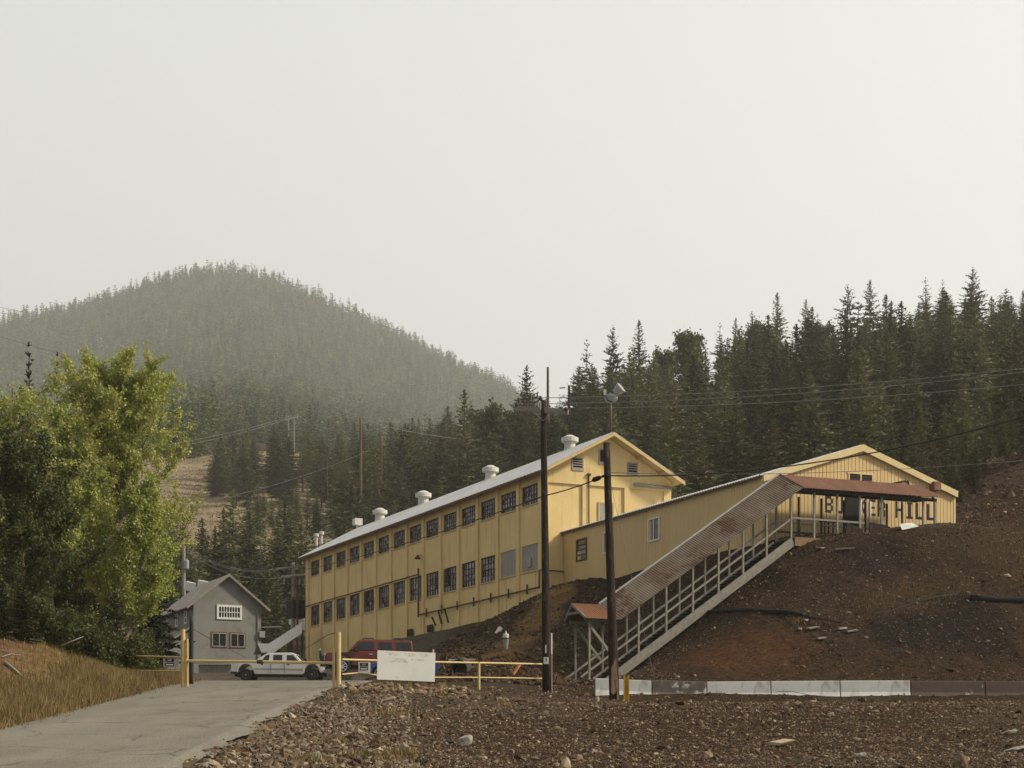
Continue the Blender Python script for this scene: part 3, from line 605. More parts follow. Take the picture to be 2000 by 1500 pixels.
def sash(parent, name, o, axis, d0, d1, z0, z1, off, nx, nz, frame_mat, bar=.05, style='dusty_sky', edge=.06, depth=.06, label=None):
    """window part (frame and glazing bars) with its panes as sub-part"""
    P = (lambda a, h, z: fr(o, a, h, z)) if axis == 't' else (lambda a, h, z: fr(o, h, a, z))
    B = (lambda m, a0, a1, h0, h1, zz0, zz1: m.fbox(o, a0, a1, h0, h1, zz0, zz1)) if axis == 't' else (lambda m, a0, a1, h0, h1, zz0, zz1: m.fbox(o, h0, h1, a0, a1, zz0, zz1))
    m = MB(); f0, f1 = off - depth, off
    B(m, d0, d1, f0, f1, z0, z0 + edge); B(m, d0, d1, f0, f1, z1 - edge, z1)
    B(m, d0, d0 + edge, f0, f1, z0 + edge, z1 - edge); B(m, d1 - edge, d1, f0, f1, z0 + edge, z1 - edge)
    for i in range(1, nx):
        x = d0 + edge + (d1 - d0 - 2 * edge) * i / nx; B(m, x - bar / 2, x + bar / 2, f0 + .012, f1, z0 + edge, z1 - edge)
    for j in range(1, nz):
        z = z0 + edge + (z1 - z0 - 2 * edge) * j / nz; B(m, d0 + edge, d1 - edge, f0 + .015, f1 - .002, z - bar / 2, z + bar / 2)
    w = m.build('window', frame_mat, parent)
    if label: w['label'] = label
    g = MB(); cl = []
    for i in range(nx):
        for j in range(nz):
            a, b = [d0 + edge + (d1 - d0 - 2 * edge) * (i + q) / nx for q in (0, 1)]; c, d = [z0 + edge + (z1 - z0 - 2 * edge) * (j + q) / nz for q in (0, 1)]
            tl = rnd.uniform(-.012, .012)
            g.add([P(a, off + tl, c), P(b, off - tl, c), P(b, off - tl, d), P(a, off + tl, d)], [(0, 1, 2, 3) if axis == 's' else (3, 2, 1, 0)])
            if style == 'dusty_sky':
                r = rnd.random(); col = (.006, .006, .006) if r < .2 else (.03, .028, .027) if r < .42 else (.13, .12, .115) if r < .75 else (.24, .225, .21)  # greys: sky reflection put into the colour, plus grime; blackest: broken panes
            else: col = (.012, .013, .014)
            cl += [np.array(col) * rnd.uniform(.8, 1.2)] * 4
    g.build('pane', M['glass'], w, colors=np.array(cl))
    return w

# ------------------------------------------------------------------ long yellow mill building
B0 = empty('factory_building', fr(BC, 0, 0, 12), 'long two storey yellow factory with a pale metal roof and broken sash windows', 'factory')
W0, PITCH, LEN, WID = 2.58, 3.456, 49.35, 9.85
rz = lambda s: 23.85 - .54 * abs(s - 4.92)
pil = [(0, .55)] + [(.79 + PITCH * k - .66, .79 + PITCH * k - .22) for k in range(1, 14)] + [(48.62, LEN)]
w = MB()
for i, (a, b) in enumerate(pil): w.fbox(BC, a, b, 0, .5, 8.5, 21.2)
for k in range(14):
    a, b = pil[k][1], pil[k + 1][0]; l, r = .79 + PITCH * k, .79 + PITCH * k + W0
    for z0, z1 in ((8.5, 14.63), (16.42, 19.10), (20.42, 21.18)): w.fbox(BC, a, b, .13, .5, z0, z1)
    for z0, z1 in ((14.63, 16.42), (19.10, 20.42)):
        w.fbox(BC, a, l, .13, .5, z0, z1); w.fbox(BC, r, b, .13, .5, z0, z1); w.fbox(BC, l, r, .42, .5, z0, z1)
# gable wall with three sunk panels, far wall, back wall
w.prism([fr(BC, .13, s, z) for s, z in ((.5, 8.5), (WID, 8.5), (WID, 20.35), (.5, 20.35))], np.r_[U2 * .4, 0])
for a, b in ((3.05, 3.43), (6.23, 6.63), (9.29, WID)): w.fbox(BC, 0, .13, a, b, 8.5, 20.35)
w.prism([fr(BC, 0, s, z) for s, z in ((.5, 20.35), (WID, 20.35), (WID, rz(WID) - .17), (4.92, rz(4.92) - .17), (.5, rz(.5) - .17))], np.r_[U2 * .53, 0])
w.fbox(BC, .53, LEN - .45, WID - .4, WID, 8.5, rz(WID) - .18)
w.prism([fr(BC, LEN - .45, s, z) for s, z in ((.5, 8.5), (WID, 8.5), (WID, rz(WID) - .18), (4.92, rz(4.92) - .18), (.5, rz(.5) - .18))], np.r_[U2 * .45, 0])
w.build('wall', M['yellow'], B0)
def ledge(parent, l, z):
    m = MB(); m.fbox(BC, l - .04, l + W0 + .04, .06, .13, z - .08, z - .003); m.build('window_ledge', M['yellow_trim'], parent)
# roof: standing-seam sheets, soffit and rake boards
for sg, s0, s1, nm in ((-1, 4.92, -.5, 'roof'), (1, 4.92, WID + .5, 'roof')):
    q = MB(); corrq(q, fr(BC, 50.2, s0, rz(s0)), fr(BC, -1.0, s0, rz(s0)), fr(BC, 50.2, s1, rz(s1)), fr(BC, -1.0, s1, rz(s1)), .55, .035)
    q.build('roof', M['roof_metal'], B0, solid=.03)
q = MB()
for s1 in (-.46, WID + .46):
    q.prism([fr(BC, -.95, s, z) for s, z in ((4.92, rz(4.92) - .03), (s1, rz(s1) - .03), (s1, rz(s1) - .12), (4.92, rz(4.92) - .12))], np.r_[U2 * 51.1, 0])
q.build('soffit', M['yellow_trim'], B0)
q = MB()
for s1 in (-.52, WID + .52):
    q.prism([fr(BC, -1.02, s, z) for s, z in ((4.92, rz(4.92) - .04), (s1, rz(s1) - .04), (s1, rz(s1) - .24), (4.92, rz(4.92) - .24))], np.r_[U2 * .06, 0])
q.build('rake_board', M['yellow_trim'], B0)
for s in (.9, 2.6, 7.2, 8.9, 4.92):
    q = MB(); q.beam(fr(BC, -.9, s, rz(s) - .22), fr(BC, 0, s, rz(s) - .22), .14, .18); q.build('roof_bracket', M['yellow_trim'], B0)
q = MB(); q.fbox(BC, -1.0, 50.1, -.56, -.46, rz(-.5) - .17, rz(-.5) - .02); q.build('gutter', M['pipe_rust'], B0)
# windows: upper row and lower row
for k in range(14):
    l = .79 + PITCH * k
    ledge(sash(B0, 'window', BC, 't', l, l + W0, 19.10, 20.42, .26, 6, 4, M['frame_rust'], .04), l, 19.10)
for k in range(14):
    l = .79 + PITCH * k
    if k < 2:
        q = MB(); q.fbox(BC, l, l + W0, .18, .24, 14.63, 16.42)
        for j in range(9): q.fbox(BC, l + .1 + j * .28, l + .14 + j * .28, .165, .18, 14.7, 16.36)
        pn = q.build('window_panel', M['board_grey'], B0); pn['label'] = 'grey fibreglass sheet closing a lower window'; ledge(pn, l, 14.63)
        if k == 0:
            v = MB(); v.fbox(BC, l + 1.1, l + 1.6, .08, .165, 14.95, 15.55); v.build('vent_grille', M['louver'], B0)
        continue
    ledge(sash(B0, 'window', BC, 't', l, l + W0, 14.63, 16.42, .26, 5, 4, M['frame_rust'], .045), l, 14.63)
    for sel, a0, a1 in ((4, l + 1.75, l + 2.5), (5, l + .1, l + .85), (9, l + .06, l + .8), (9, l + 1.8, l + 2.52)):
        if k == sel:
            q = MB()
            for j in range(7): q.add([fr(BC, a0, .08, 15.2 + j * .17), fr(BC, a1, .08, 15.2 + j * .17), fr(BC, a1, .17, 15.33 + j * .17), fr(BC, a0, .17, 15.33 + j * .17)], [(3, 2, 1, 0)])
            q.fbox(BC, a0, a1, .17, .19, 15.1, 16.38); q.build('louver', M['frame_rust'], B0)
# pipes and conduits on the long wall
def hbar(pts, r, name, mt, parent, n=6): q = MB(); q.tube(pts, r, n); return q.build(name, mt, parent, smooth=True)
tv = t_at(BC, U2, 820)
hbar([fr(BC, tv, -.12, 13.2), fr(BC, tv, -.12, 16.95)], .07, 'pipe', M['pipe_rust'], B0)
hbar([fr(BC, tv, -.1, 13.37), fr(BC, .15, -.1, 13.37), fr(BC, .15, -.1, 14.5)], .06, 'pipe', M['pipe_rust'], B0)
hbar([fr(BC, tv, -.08, 16.5), fr(BC, LEN, -.08, 16.5)], .05, 'pipe', M['pipe_rust'], B0)
hbar([fr(BC, .1, -.08, 14.5), fr(BC, -.1, .2, 14.5), fr(BC, -.1, 1.6, 14.45)], .05, 'pipe', M['pipe_rust'], B0)
for i in range(7):
    q = MB(); q.beam(fr(BC, 2.2 + i * 3.0, -.02, 13.1), fr(BC, 2.2 + i * 3.0, -.02, 13.75), .09, .12); q.build('pipe_bracket', M['pipe_rust'], B0)
hbar([fr(BC, -.05, 3.5, 21.0), fr(BC, -.05, 3.5, 14.2)], .045, 'downpipe', M['pipe_rust'], B0)
q = MB(); q.fbox(BC, -.16, 0, 3.38, 3.62, 20.98, 21.12); q.build('junction_box', M['pipe_rust'], B0)
hbar([fr(BC, -.14, 6.9, 20.63), fr(BC, -.14, 9.8, 20.57)], .10, 'pipe', M['galv'], B0, 8)
for s0, s1, z0, z1, mt in ((2.32, 3.02, 21.46, 22.06, 'l'), (6.5, 7.15, 21.46, 22.02, 'l'), (4.35, 5.05, 22.0, 22.78, 'w')):
    q = MB(); q.fbox(BC, -.05, 0, s0 - .09, s0, z0 - .2, z1 + .09); q.fbox(BC, -.05, 0, s1, s1 + .09, z0 - .2, z1 + .09); q.fbox(BC, -.05, 0, s0, s1, z1, z1 + .09); q.fbox(BC, -.06, 0, s0, s1, z0 - .2, z0)
    f = q.build('gable_vent', M['louver'], B0)
    g = MB(); g.fbox(BC, -.012, 0, s0, s1, z0, z1); g.build('opening', M['black'], f)
    if mt == 'l':
        g = MB()
        for j in range(3): g.fbox(BC, -.045, -.012, s0, s1, z0 + .13 + j * .155, z0 + .19 + j * .155)
        g.build('slat', M['louver'], f)
q = MB(); q.fbox(BC, .07, .13, 4.37, 5.35, 16.4, 19.2); q.build('door', M['louver'], B0)
q = MB(); q.fbox(BC, .05, .13, 4.27, 4.37, 16.4, 19.3); q.fbox(BC, .05, .13, 5.35, 5.45, 16.4, 19.3); q.fbox(BC, .05, .13, 4.37, 5.35, 19.2, 19.3); q.build('door_frame', M['yellow_trim'], B0)
# timber props against the wall foot, dark openings, wall lamps
for px, l in ((852, .9), (864, 1.3), (877, 1.3)):
    t = t_at(BC, U2, px); q = MB(); q.beam(fr(BC, t, -.05, 12.3), fr(BC, t - .35, -.5, 12.0 + l), .1, .1); q.build('timber_prop', M['wood_dark'], B0)
for px in (797, 836):
    t = t_at(BC, U2, px); q = MB(); q.fbox(BC, t - 1.0, t + .2, -.03, .0, 11.9, 12.45); q.build('vent_opening', M['black'], B0)
for px, z in ((731, 15.3), (646, 15.5), (824, 17.6)):
    t = t_at(BC, U2, px); q = MB(); q.lathe(fr(BC, t, -.35, z), [(.05, .3), (.22, .12), (.25, 0)], 10); q.beam(fr(BC, t, 0, z + .3), fr(BC, t, -.35, z + .3), .05, .05); q.build('wall_lamp', M['pipe_rust'], B0)
# roof ventilators, flue pipes and small vent on the ridge
RO = BC + V2 * 4.92
for px, sc in ((1113, 1.0), (958, 1.05), (827, 1.12), (742, 1.1)):
    t = t_at(RO, U2, px); zb = 23.75
    q = MB(); p = fr(BC, t, 4.92, zb)
    q.lathe(p, [(.62 * sc, -.25), (.40 * sc, .05), (.38 * sc, .55 * sc), (.38 * sc, .6 * sc)], 18)
    v = q.build('roof_ventilator', M['vent'], B0, smooth=False)
    q = MB(); q.lathe(p, [(.50 * sc, .56 * sc), (.60 * sc, .57 * sc), (.60 * sc, .86 * sc), (.52 * sc, .87 * sc), (.22 * sc, 1.04 * sc), (.02, 1.08 * sc)], 18); q.build('cap', M['vent'], v)
t = t_at(RO, U2, 698); q = MB(); p = fr(BC, t, 4.92, 23.8); q.lathe(p, [(.12, 0), (.12, .35)], 8); q.fbox(BC, t - .35, t + .35, 4.55, 5.3, 24.15, 24.75); q.build('vent_box', M['vent'], B0)
for px in (624, 634):
    t = t_at(RO, U2, px); q = MB(); q.lathe(fr(BC, t, 4.6, 23.55), [(.13, 0), (.13, .85), (.26, .86), (.26, 1.15), (.2, 1.17)], 10); q.build('flue_pipe', M['vent'], B0)

# floodlight mast standing on the gable peak
FM = empty('floodlight_mast', fr(BC, -.5, 4.92, 23.85), 'rusty mast with a tilted grey floodlight on the yellow gable peak', 'floodlight')
pb = fr(BC, -.5, 4.92, 23.8); zt = (HY - 790) / F * pb[1]
hbar([pb, np.r_[pb[:2], zt]], .075, 'mast', M['pole_brown'], FM)
top = np.r_[pb[:2], zt + .1]
hbar([top + np.array([.40 * math.cos(a), .1, .36 * math.sin(a)]) + np.array([0, 0, .38]) for a in np.linspace(math.pi * .98, math.pi * 2.02, 12)], .05, 'yoke', M['galv'], FM)
q = MB(); q.lathe(top + np.array([-.28, 0, .48]), [(.10, 0), (.22, .16), (.26, .5), (.18, .72), (.02, .76)], 12, (1, 0, -.25)); q.build('ballast', M['galv'], FM)
q = MB(); q.box(top[0] - .48, top[0] - .30, top[1] - .1, top[1] + .1, top[2] + .55, top[2] + .88); q.build('photocell', M['pipe_white'], FM)
q = MB(); c = top + np.array([.62, -.1, .95]); ax = np.array([.72, -.35, .6]); ax /= np.linalg.norm(ax)
xv = np.cross(ax, (0, 0, 1)); xv /= np.linalg.norm(xv); yv = np.cross(xv, ax)
ring = lambda k, d: [c + ax * d + (xv * a * k + yv * b * k) for a, b in ((-.2, -.36), (.2, -.36), (.36, -.2), (.36, .2), (.2, .36), (-.2, .36), (-.36, .2), (-.36, -.2))]
r0, r1 = ring(.55, -.45), ring(1.0, .12)
q.add(r0 + r1, [tuple(range(8)), tuple(reversed(range(8, 16)))] + [(i, (i + 1) % 8, 8 + (i + 1) % 8, 8 + i) for i in range(8)]); q.build('lamp_head', M['galv'], FM)

# ------------------------------------------------------------------ tan corrugated shed with lettering
B1 = empty('corrugated_shed', fr(KC, 0, 0, 13.7), 'tan corrugated metal shed with black block letters on its gable', 'shed')
sz = lambda s: 17.12 + (19.22 - 17.12) * (1 - abs(s - 6.45) / 6.45)
w = MB(); cwall(w, KC, 't', 24.35, 0, 12.0, lambda d: 17.1, 0, .28, .035); w.build('wall', M['shed'], B1, solid=.02)
w = MB(); cwall(w, KC, 's', 0, 12.9, 12.0, lambda d: sz(d) - .05, 0, .24, .035); w.build('wall', M['shed'], B1, solid=.02)
w = MB(); cwall(w, KC, 't', 0, 24.35, 12.0, lambda d: 17.1, 12.9, .56, .03); cwall(w, KC, 's', 12.9, 0, 12.0, lambda d: sz(d) - .05, 24.35, .56, .03); w.build('wall', M['shed'], B1, solid=.02)
for s1 in (-.22, 13.12):
    q = MB(); z1 = sz(0) - .036 - .0; corrq(q, fr(KC, 24.6, 6.45, 19.24), fr(KC, -.2, 6.45, 19.24), fr(KC, 24.6, s1, 17.08), fr(KC, -.2, s1, 17.08), .3, .045); q.build('roof', M['roof_metal'], B1, solid=.02)
for s1, z1 in ((-.1, 17.06), (13.0, 17.06)):
    q = MB(); q.prism([fr(KC, -.26, s, z) for s, z in ((6.45, 19.27), (s1, z1 + .03), (s1, z1 - .32), (6.45, 18.9))], np.r_[U2 * .18, 0]); q.build('rake_trim', M['shed_trim'], B1)
for c0, c1 in ((-.07, .06), (12.84, 12.97)):
    q = MB(); q.fbox(KC, -.07, .03, c0, c1, 12, 17.0); q.build('corner_trim', M['shed_trim'], B1)
q = MB(); q.fbox(KC, 0, 24.5, -.26, -.2, 16.96, 17.06); q.build('eave_trim', M['pipe_rust'], B1)
for t0, t1, z0, z1, nx, nz, fm, sty, lb in ((21.0, 22.5, 14.9, 16.35, 1, 4, M['frame_rust'], 'dusty_sky', 'dark window with a thin rusted frame'), (17.3, 18.7, 14.96, 16.36, 2, 1, M['white_paint'], 'dark', None), (11.35, 12.8, 15.0, 16.42, 2, 1, M['white_paint'], 'dark', None)):
    sash(B1, 'window', KC, 't', t0, t1, z0, z1, -.045, nx, nz, fm, .07, sty, .09, .06, lb)
q = MB(); q.fbox(KC, -.09, -.04, 5.56, 5.64, 16.75, 17.62); q.fbox(KC, -.09, -.04, 7.16, 7.24, 16.75, 17.62); q.fbox(KC, -.09, -.04, 5.5, 7.3, 17.62, 17.70); q.fbox(KC, -.09, -.04, 6.36, 6.44, 16.75, 17.62)
lw = q.build('window', M['shed_trim'], B1); lw['label'] = 'louvred window with dark slats under the gable'
q = MB(); q.fbox(KC, -.05, -.04, 5.64, 7.16, 16.75, 17.62); q.build('pane', M['black'], lw)
q = MB()
for j in range(5): q.fbox(KC, -.08, -.05, 5.64, 7.16, 16.82 + j * .16, 16.87 + j * .16)
q.build('slat', M['frame_rust'], lw)
q = MB(); q.fbox(KC, -.07, -.04, 5.35, 6.3, 13.6, 16.28); dr = q.build('door', M['black'], B1)
q = MB(); q.fbox(KC, -.09, -.04, 6.32, 6.46, 13.6, 16.3); q.fbox(KC, -.09, -.04, 7.0, 7.1, 13.6, 16.15); q.build('door_frame', M['white_paint'], B1)
q = MB(); q.fbox(KC, -.5, -.04, 11.15, 11.62, 17.02, 17.5); q.build('wall_box', M['rust'], B1)
hbar([fr(KC, -.1, 8.45, 17.22), fr(KC, -.1, 9.5, 17.5), fr(KC, -.1, 9.62, 17.45), fr(KC, -.1, 9.72, 16.9)], .05, 'vent_pipe', M['pipe_rust'], B1)
q = MB(); q.fbox(KC, 2, 4.5, 12.95, 14.2, 15.72, 15.82); q.fbox(KC, 2, 4.5, 12.95, 14.0, 15.55, 15.62); q.build('side_canopy', M['white_paint'], B1)
GLY = {'B': [(0, 0, .26, 1), (.26, .84, .78, 1), (.26, .43, .78, .58), (.26, 0, .78, .16), (.74, .56, 1, .86), (.74, .14, 1, .45)],
       'U': [(0, .1, .26, 1), (.74, .1, 1, 1), (.1, 0, .9, .17)], 'N': [(0, 0, .25, 1), (.75, 0, 1, 1), 'd'],
       'K': [(0, 0, .28, 1), 'k'], 'E': [(0, 0, .28, 1), (.28, .84, 1, 1), (.28, .43, .85, .57), (.28, 0, 1, .16)],
       'R': [(0, 0, .27, 1), (.27, .84, .78, 1), (.27, .40, .78, .55), (.74, .53, 1, .86), (.74, 0, 1, .41)],
       'H': [(0, 0, .27, 1), (.73, 0, 1, 1), (.27, .42, .73, .58)], 'I': [(.25, 0, .75, 1), (0, 0, 1, .13), (.1, .9, .9, 1)], 'L': [(0, 0, .36, 1), (.36, 0, 1, .17)]}
for ch, s0, s1 in (('B', 4.03, 4.55), ('U', 4.74, 5.22), ('N', 5.45, 6.0), ('K', 6.30, 6.84), ('E', 6.98, 7.42), ('R', 7.56, 8.08), ('H', 8.78, 9.30), ('I', 9.52, 9.98), ('L', 10.16, 10.68), ('L', 10.94, 11.46)):
    q = MB(); w_ = s1 - s0; z0, hh = 15.34, .93
    for g in GLY[ch]:
        if g == 'd': q.add([fr(KC, -.05, s0 + a * w_, z0 + b * hh) for a, b in ((.0, 1), (.28, 1), (1, 0), (.72, 0))], [(3, 2, 1, 0)])
        elif g == 'k':
            for P4 in (((.2, .42), (.2, .66), (.72, 1), (1, 1)), ((.34, .62), (.2, .42), (.74, 0), (1, 0))): q.add([fr(KC, -.05, s0 + a * w_, z0 + b * hh) for a, b in P4], [(0, 1, 2, 3)])
        else: q.fbox(KC, -.05, -.036, s0 + g[0] * w_, s0 + g[2] * w_, z0 + g[1] * hh, z0 + g[3] * hh)
    q.build('painted_letter', M['letter'], B1)
q = MB()
for s in (3.95, 4.2, 4.5, 4.8): q.fbox(KC, -.05, -.036, s, s + .1, 14.2, 14.8)
q.fbox(KC, -.05, -.036, 3.75, 4.95, 14.16, 14.2); q.fbox(KC, -.05, -.036, 3.6, 4.95, 14.8, 14.85)
for s in (5.75, 6.1): q.fbox(KC, -.05, -.036, s, s + .1, 14.1, 14.75)
q.fbox(KC, -.05, -.036, 5.6, 6.3, 14.06, 14.1); q.build('lower_painted_mark', M['letter'], B1)

# ------------------------------------------------------------------ covered stairway with rusty roof
B2 = empty('covered_stairway', fr(T2, 0, -12, 5.0), 'roofed timber stairway with rusted corrugated roof climbing the dump slope', 'stairway')
FZ = T3[2]; SL = .697; WD = 1.7
line = lambda s: FZ + SL * min(s, 0)
for t, nm in ((0, 'stringer'), (WD, 'stringer')):
    q = MB(); q.beam(fr(T2, t, 0.0, FZ - .27), fr(T2, t, -12.0, FZ - .27 - 12.0 * SL), .14, .46); q.build('stringer', M['wood_white'], B2)
q = MB(); n = 44
for i in range(n):
    s = -11.9 + 11.9 * i / n; q.fbox(T2, .08, WD - .08, s, s + .3, line(s) - .12, line(s) - .07)
q.build('tread', M['wood_dark'], B2)
q = MB(); q.prism([fr(T2, .5, 0, FZ - .55), fr(T2, WD - .4, 0, FZ - .55), fr(T2, WD - .4, -11.9, FZ - .55 - 11.9 * SL), fr(T2, .5, -11.9, FZ - .55 - 11.9 * SL)], (0, 0, -.25)); q.build('carriage', M['wood_dark'], B2)
q = MB(); q.fbox(T2, .0, WD, .07, 9.3, FZ - .08, FZ); q.build('deck', M['wood_grey'], B2)
q = MB(); q.fbox(T2, -.12, -.0, .08, 2.0, FZ - .5, FZ - .02); q.build('deck_fascia', M['wood_brown'], B2)
q = MB(); q.fbox(T2, -.06, .04, 2.0, 4.2, FZ - .12, FZ + .02); q.build('deck_edge', M['wood_white'], B2)
EZ, RZd = 15.98, .84     # canopy eave, ridge above eave
ev = lambda s: EZ + (.672 * s if s < 0 else 0)
LB = 8.56
# roofs (near and far slope of each)
for (tn, mt1, mt2, mt3) in ((-.38, 'rust_pale', 'rust', 'rust_orange'), (WD + .38, 'rust_pale', 'rust', 'rust')):
    rt_ = WD / 2
    q = MB(); corrq(q, fr(T2, rt_, -11.15, LB + RZd), fr(T2, rt_, -.26, EZ + RZd), fr(T2, tn, -10.55, LB), fr(T2, tn, .42, EZ), .14, .028); q.build('stair_roof', M[mt1], B2, solid=.015)
    fz = .2 * (tn > 0); q = MB(); corrq(q, fr(T2, rt_, -.26, EZ + RZd), fr(T2, rt_, 8.95, EZ + RZd + .05), fr(T2, tn, .42, EZ + fz), fr(T2, tn, 9.6, EZ + .08 + fz), .2, .03); q.build('canopy_roof', M[mt2], B2, solid=.015)
    q = MB(); corrq(q, fr(T2, rt_, -12.75, LB + RZd), fr(T2, rt_, -11.15, LB + RZd), fr(T2, tn, -12.5, LB), fr(T2, tn, -10.55, LB), .13, .03); q.build('porch_roof', M[mt3], B2, solid=.015)
q = MB(); q.tube([fr(T2, WD / 2, -11.15, LB + RZd + .04), fr(T2, WD / 2, -.26, EZ + RZd + .04)], .07, 6); q.build('ridge_cap', M['galv'], B2)
q = MB(); q.tube([fr(T2, WD / 2, -.26, EZ + RZd + .03), fr(T2, -.38, .42, EZ + .03)], .06, 6); q.build('fold_cap', M['rust'], B2)
for t in (0, WD):
    q = MB(); q.beam(fr(T2, t, -12.4, LB - .02), fr(T2, t, -10.6, LB - .02), .1, .16); q.build('wall_plate', M['wood_white'], B2)
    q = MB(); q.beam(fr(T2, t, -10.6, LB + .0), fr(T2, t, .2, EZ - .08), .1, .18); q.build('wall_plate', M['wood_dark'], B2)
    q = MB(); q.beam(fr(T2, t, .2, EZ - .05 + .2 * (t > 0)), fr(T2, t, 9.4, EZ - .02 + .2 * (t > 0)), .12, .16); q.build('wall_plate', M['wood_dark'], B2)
q = MB()
for i in range(11):
    s = .3 + i * .9
    q.beam(fr(T2, 0, s, EZ), fr(T2, WD / 2, s, EZ + RZd - .06), .06, .12); q.beam(fr(T2, WD, s, EZ + .2), fr(T2, WD / 2, s, EZ + RZd - .06), .06, .12); q.beam(fr(T2, 0, s, EZ), fr(T2, WD, s, EZ + .16), .05, .08)
for i in range(12):
    s = -10.4 + i * .88; z = ev(s)
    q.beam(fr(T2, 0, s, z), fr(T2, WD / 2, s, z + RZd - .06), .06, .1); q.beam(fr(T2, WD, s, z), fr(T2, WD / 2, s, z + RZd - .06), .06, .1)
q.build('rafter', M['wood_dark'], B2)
q = MB(); q.beam(fr(T2, -.3, -12.5, LB + .05), fr(T2, WD / 2, -12.7, LB + RZd - .06), .07, .12); q.beam(fr(T2, WD + .3, -12.5, LB + .05), fr(T2, WD / 2, -12.7, LB + RZd - .06), .07, .12); q.beam(fr(T2, .1, -12.55, LB + .36), fr(T2, WD - .1, -12.6, LB + .36), .08, .14); q.build('porch_truss', M['wood_white'], B2)
near_px = [1151, 1247, 1301, 1353, 1403, 1451, 1497, 1545, 1590, 1635, 1679, 1722, 1803, 1826]
for px in near_px:
    s = t_at(T2, V2, px); s = min(s, 9.4); zt = LB if s < -10.6 else ev(s) - .1; zb = line(s) - (.55 if s < -11.5 else .1)
    if s > .5: zb = FZ - .6
    q = MB(); q.beam(fr(T2, 0, s, zb), fr(T2, 0, s, zt), .10, .10); q.build('post', M['wood_white'], B2)
TF = T2 + U2 * WD
for px in [1124, 1177, 1224, 1276, 1327, 1377, 1424, 1471, 1516, 1560, 1604, 1648, 1690, 1732, 1762]:
    s = t_at(TF, V2, px); s = min(s, 9.4); zt = LB if s < -10.6 else ev(s) - .1; zb = line(s) - (.5 if s < -11.5 else .1)
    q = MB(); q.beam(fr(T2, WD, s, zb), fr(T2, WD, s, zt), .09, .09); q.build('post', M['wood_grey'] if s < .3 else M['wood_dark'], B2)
for t, mt in ((0, 'wood_white'), (WD, 'wood_grey')):
    for dz in ((1.0,) if t else (1.0,)):
        q = MB(); q.beam(fr(T2, t, -12.6, line(-12.6) + dz), fr(T2, t, 0, FZ + dz), .06, .10); q.beam(fr(T2, t, 0, FZ + dz), fr(T2, t, 4.6 if t == 0 else 9, FZ + dz), .06, .10); q.build('handrail', M[mt], B2)
q = MB(); q.beam(fr(T2, WD, -12.6, line(-12.6) + .5), fr(T2, WD, 0, FZ + .5), .05, .08); q.beam(fr(T2, WD, .0, FZ + .5), fr(T2, WD, 9, FZ + .5), .06, .11); q.build('handrail', M['wood_dark'], B2)
for a, b in (((0, -12.2, LB - .2), (0, -11.0, LB - 1.6)), ((WD, -12.1, LB - .2), (WD, -10.6, LB - 1.9))):
    q = MB(); q.beam(fr(T2, *a), fr(T2, *b), .09, .13); q.build('brace', M['wood_white'], B2)

# dark debris leaning on the canopy posts, white sheet on the mound
def plank(name, px0, py0, px1, py1, Y, w_, th, mt, label, cat, dY=0, group=None, lift=.03):
    a = at(px0, py0, Y); b = at(px1, py1, Y + dY)
    for p in (a, b): p[2] = max(p[2], float(height(np.array([p[0]]), np.array([p[1]]))[0]) + lift)
    e = empty(name, (a + b) / 2, label, cat, group); return e, a, b
q = MB(); q.prism([fr(T2, -.25, s, z) for s, z in ((4.7, 13.3), (6.7, 13.3), (6.9, 13.9), (5.9, 14.35), (4.8, 14.45))], np.r_[U2 * .08, 0]); o = q.build('scrap_sheet', M['pole']); tag(o, 'dark scrap panel leaning under the rusty canopy beside the mound', 'scrap panel')
q = MB(); q.prism([fr(T2, -.45, s, z) for s, z in ((2.9, 13.2), (4.1, 13.2), (4.2, 14.0), (3.2, 14.3))], np.r_[U2 * .08, 0]); o = q.build('scrap_sheet', M['pole']); tag(o, 'dark scrap board under the canopy rail nearest the stair head', 'scrap panel')
g = [at(1757, 1023, 98.2), at(1762, 1035, 98.1), at(1795, 1028, 98.6), at(1782, 1021, 98.8)]
q = MB(); q.prism(g, (0.02, .05, .0)); o = q.build('white_sheet', M['concrete_white']); tag(o, 'white torn sheet lying on the mound under the canopy', 'sheet')

# ------------------------------------------------------------------ grey stucco house with lean-to
B3 = empty('grey_house', fr(HO, 0, 0, 10.7), 'grey stucco two storey house with a weathered gable roof', 'house')
HL, HW = 11.0, 6.65; hz = lambda s: 20.52 - .80 * abs(s - HW / 2)
q = MB(); q.prism([fr(HO, 0, s, z) for s, z in ((0, 9), (HW, 9), (HW, hz(HW) - .12), (HW / 2, hz(HW / 2) - .12), (0, hz(0) - .12))], np.r_[U2 * HL, 0]); q.build('wall', M['stucco_grey'], B3)
for s1 in (-.75, HW + .75):
    q = MB(); q.prism([fr(HO, -.5, s, z) for s, z in ((HW / 2, hz(HW / 2)), (s1, hz(s1)), (s1, hz(s1) - .1), (HW / 2, hz(HW / 2) - .1))], np.r_[U2 * (HL + 1.0), 0]); q.build('roof', M['old_tin'], B3)
    q = MB(); q.prism([fr(HO, -.58, s, z) for s, z in ((HW / 2, hz(HW / 2) + .04), (s1, hz(s1) + .04), (s1, hz(s1) - .22), (HW / 2, hz(HW / 2) - .22))], np.r_[U2 * .075, 0]); q.build('rake_board', M['wood_white'], B3)
sash(B3, 'window', HO, 's', 2.25, 4.72, 16.22, 17.6, -.005, 8, 2, M['white_paint'], .06, 'dark', .2, .1, 'white framed upper window with small panes')
sash(B3, 'window', HO, 's', 1.8, 3.2, 13.6, 14.9, -.02, 2, 1, M['frame_tan'], .07, 'dark', .07, .06)
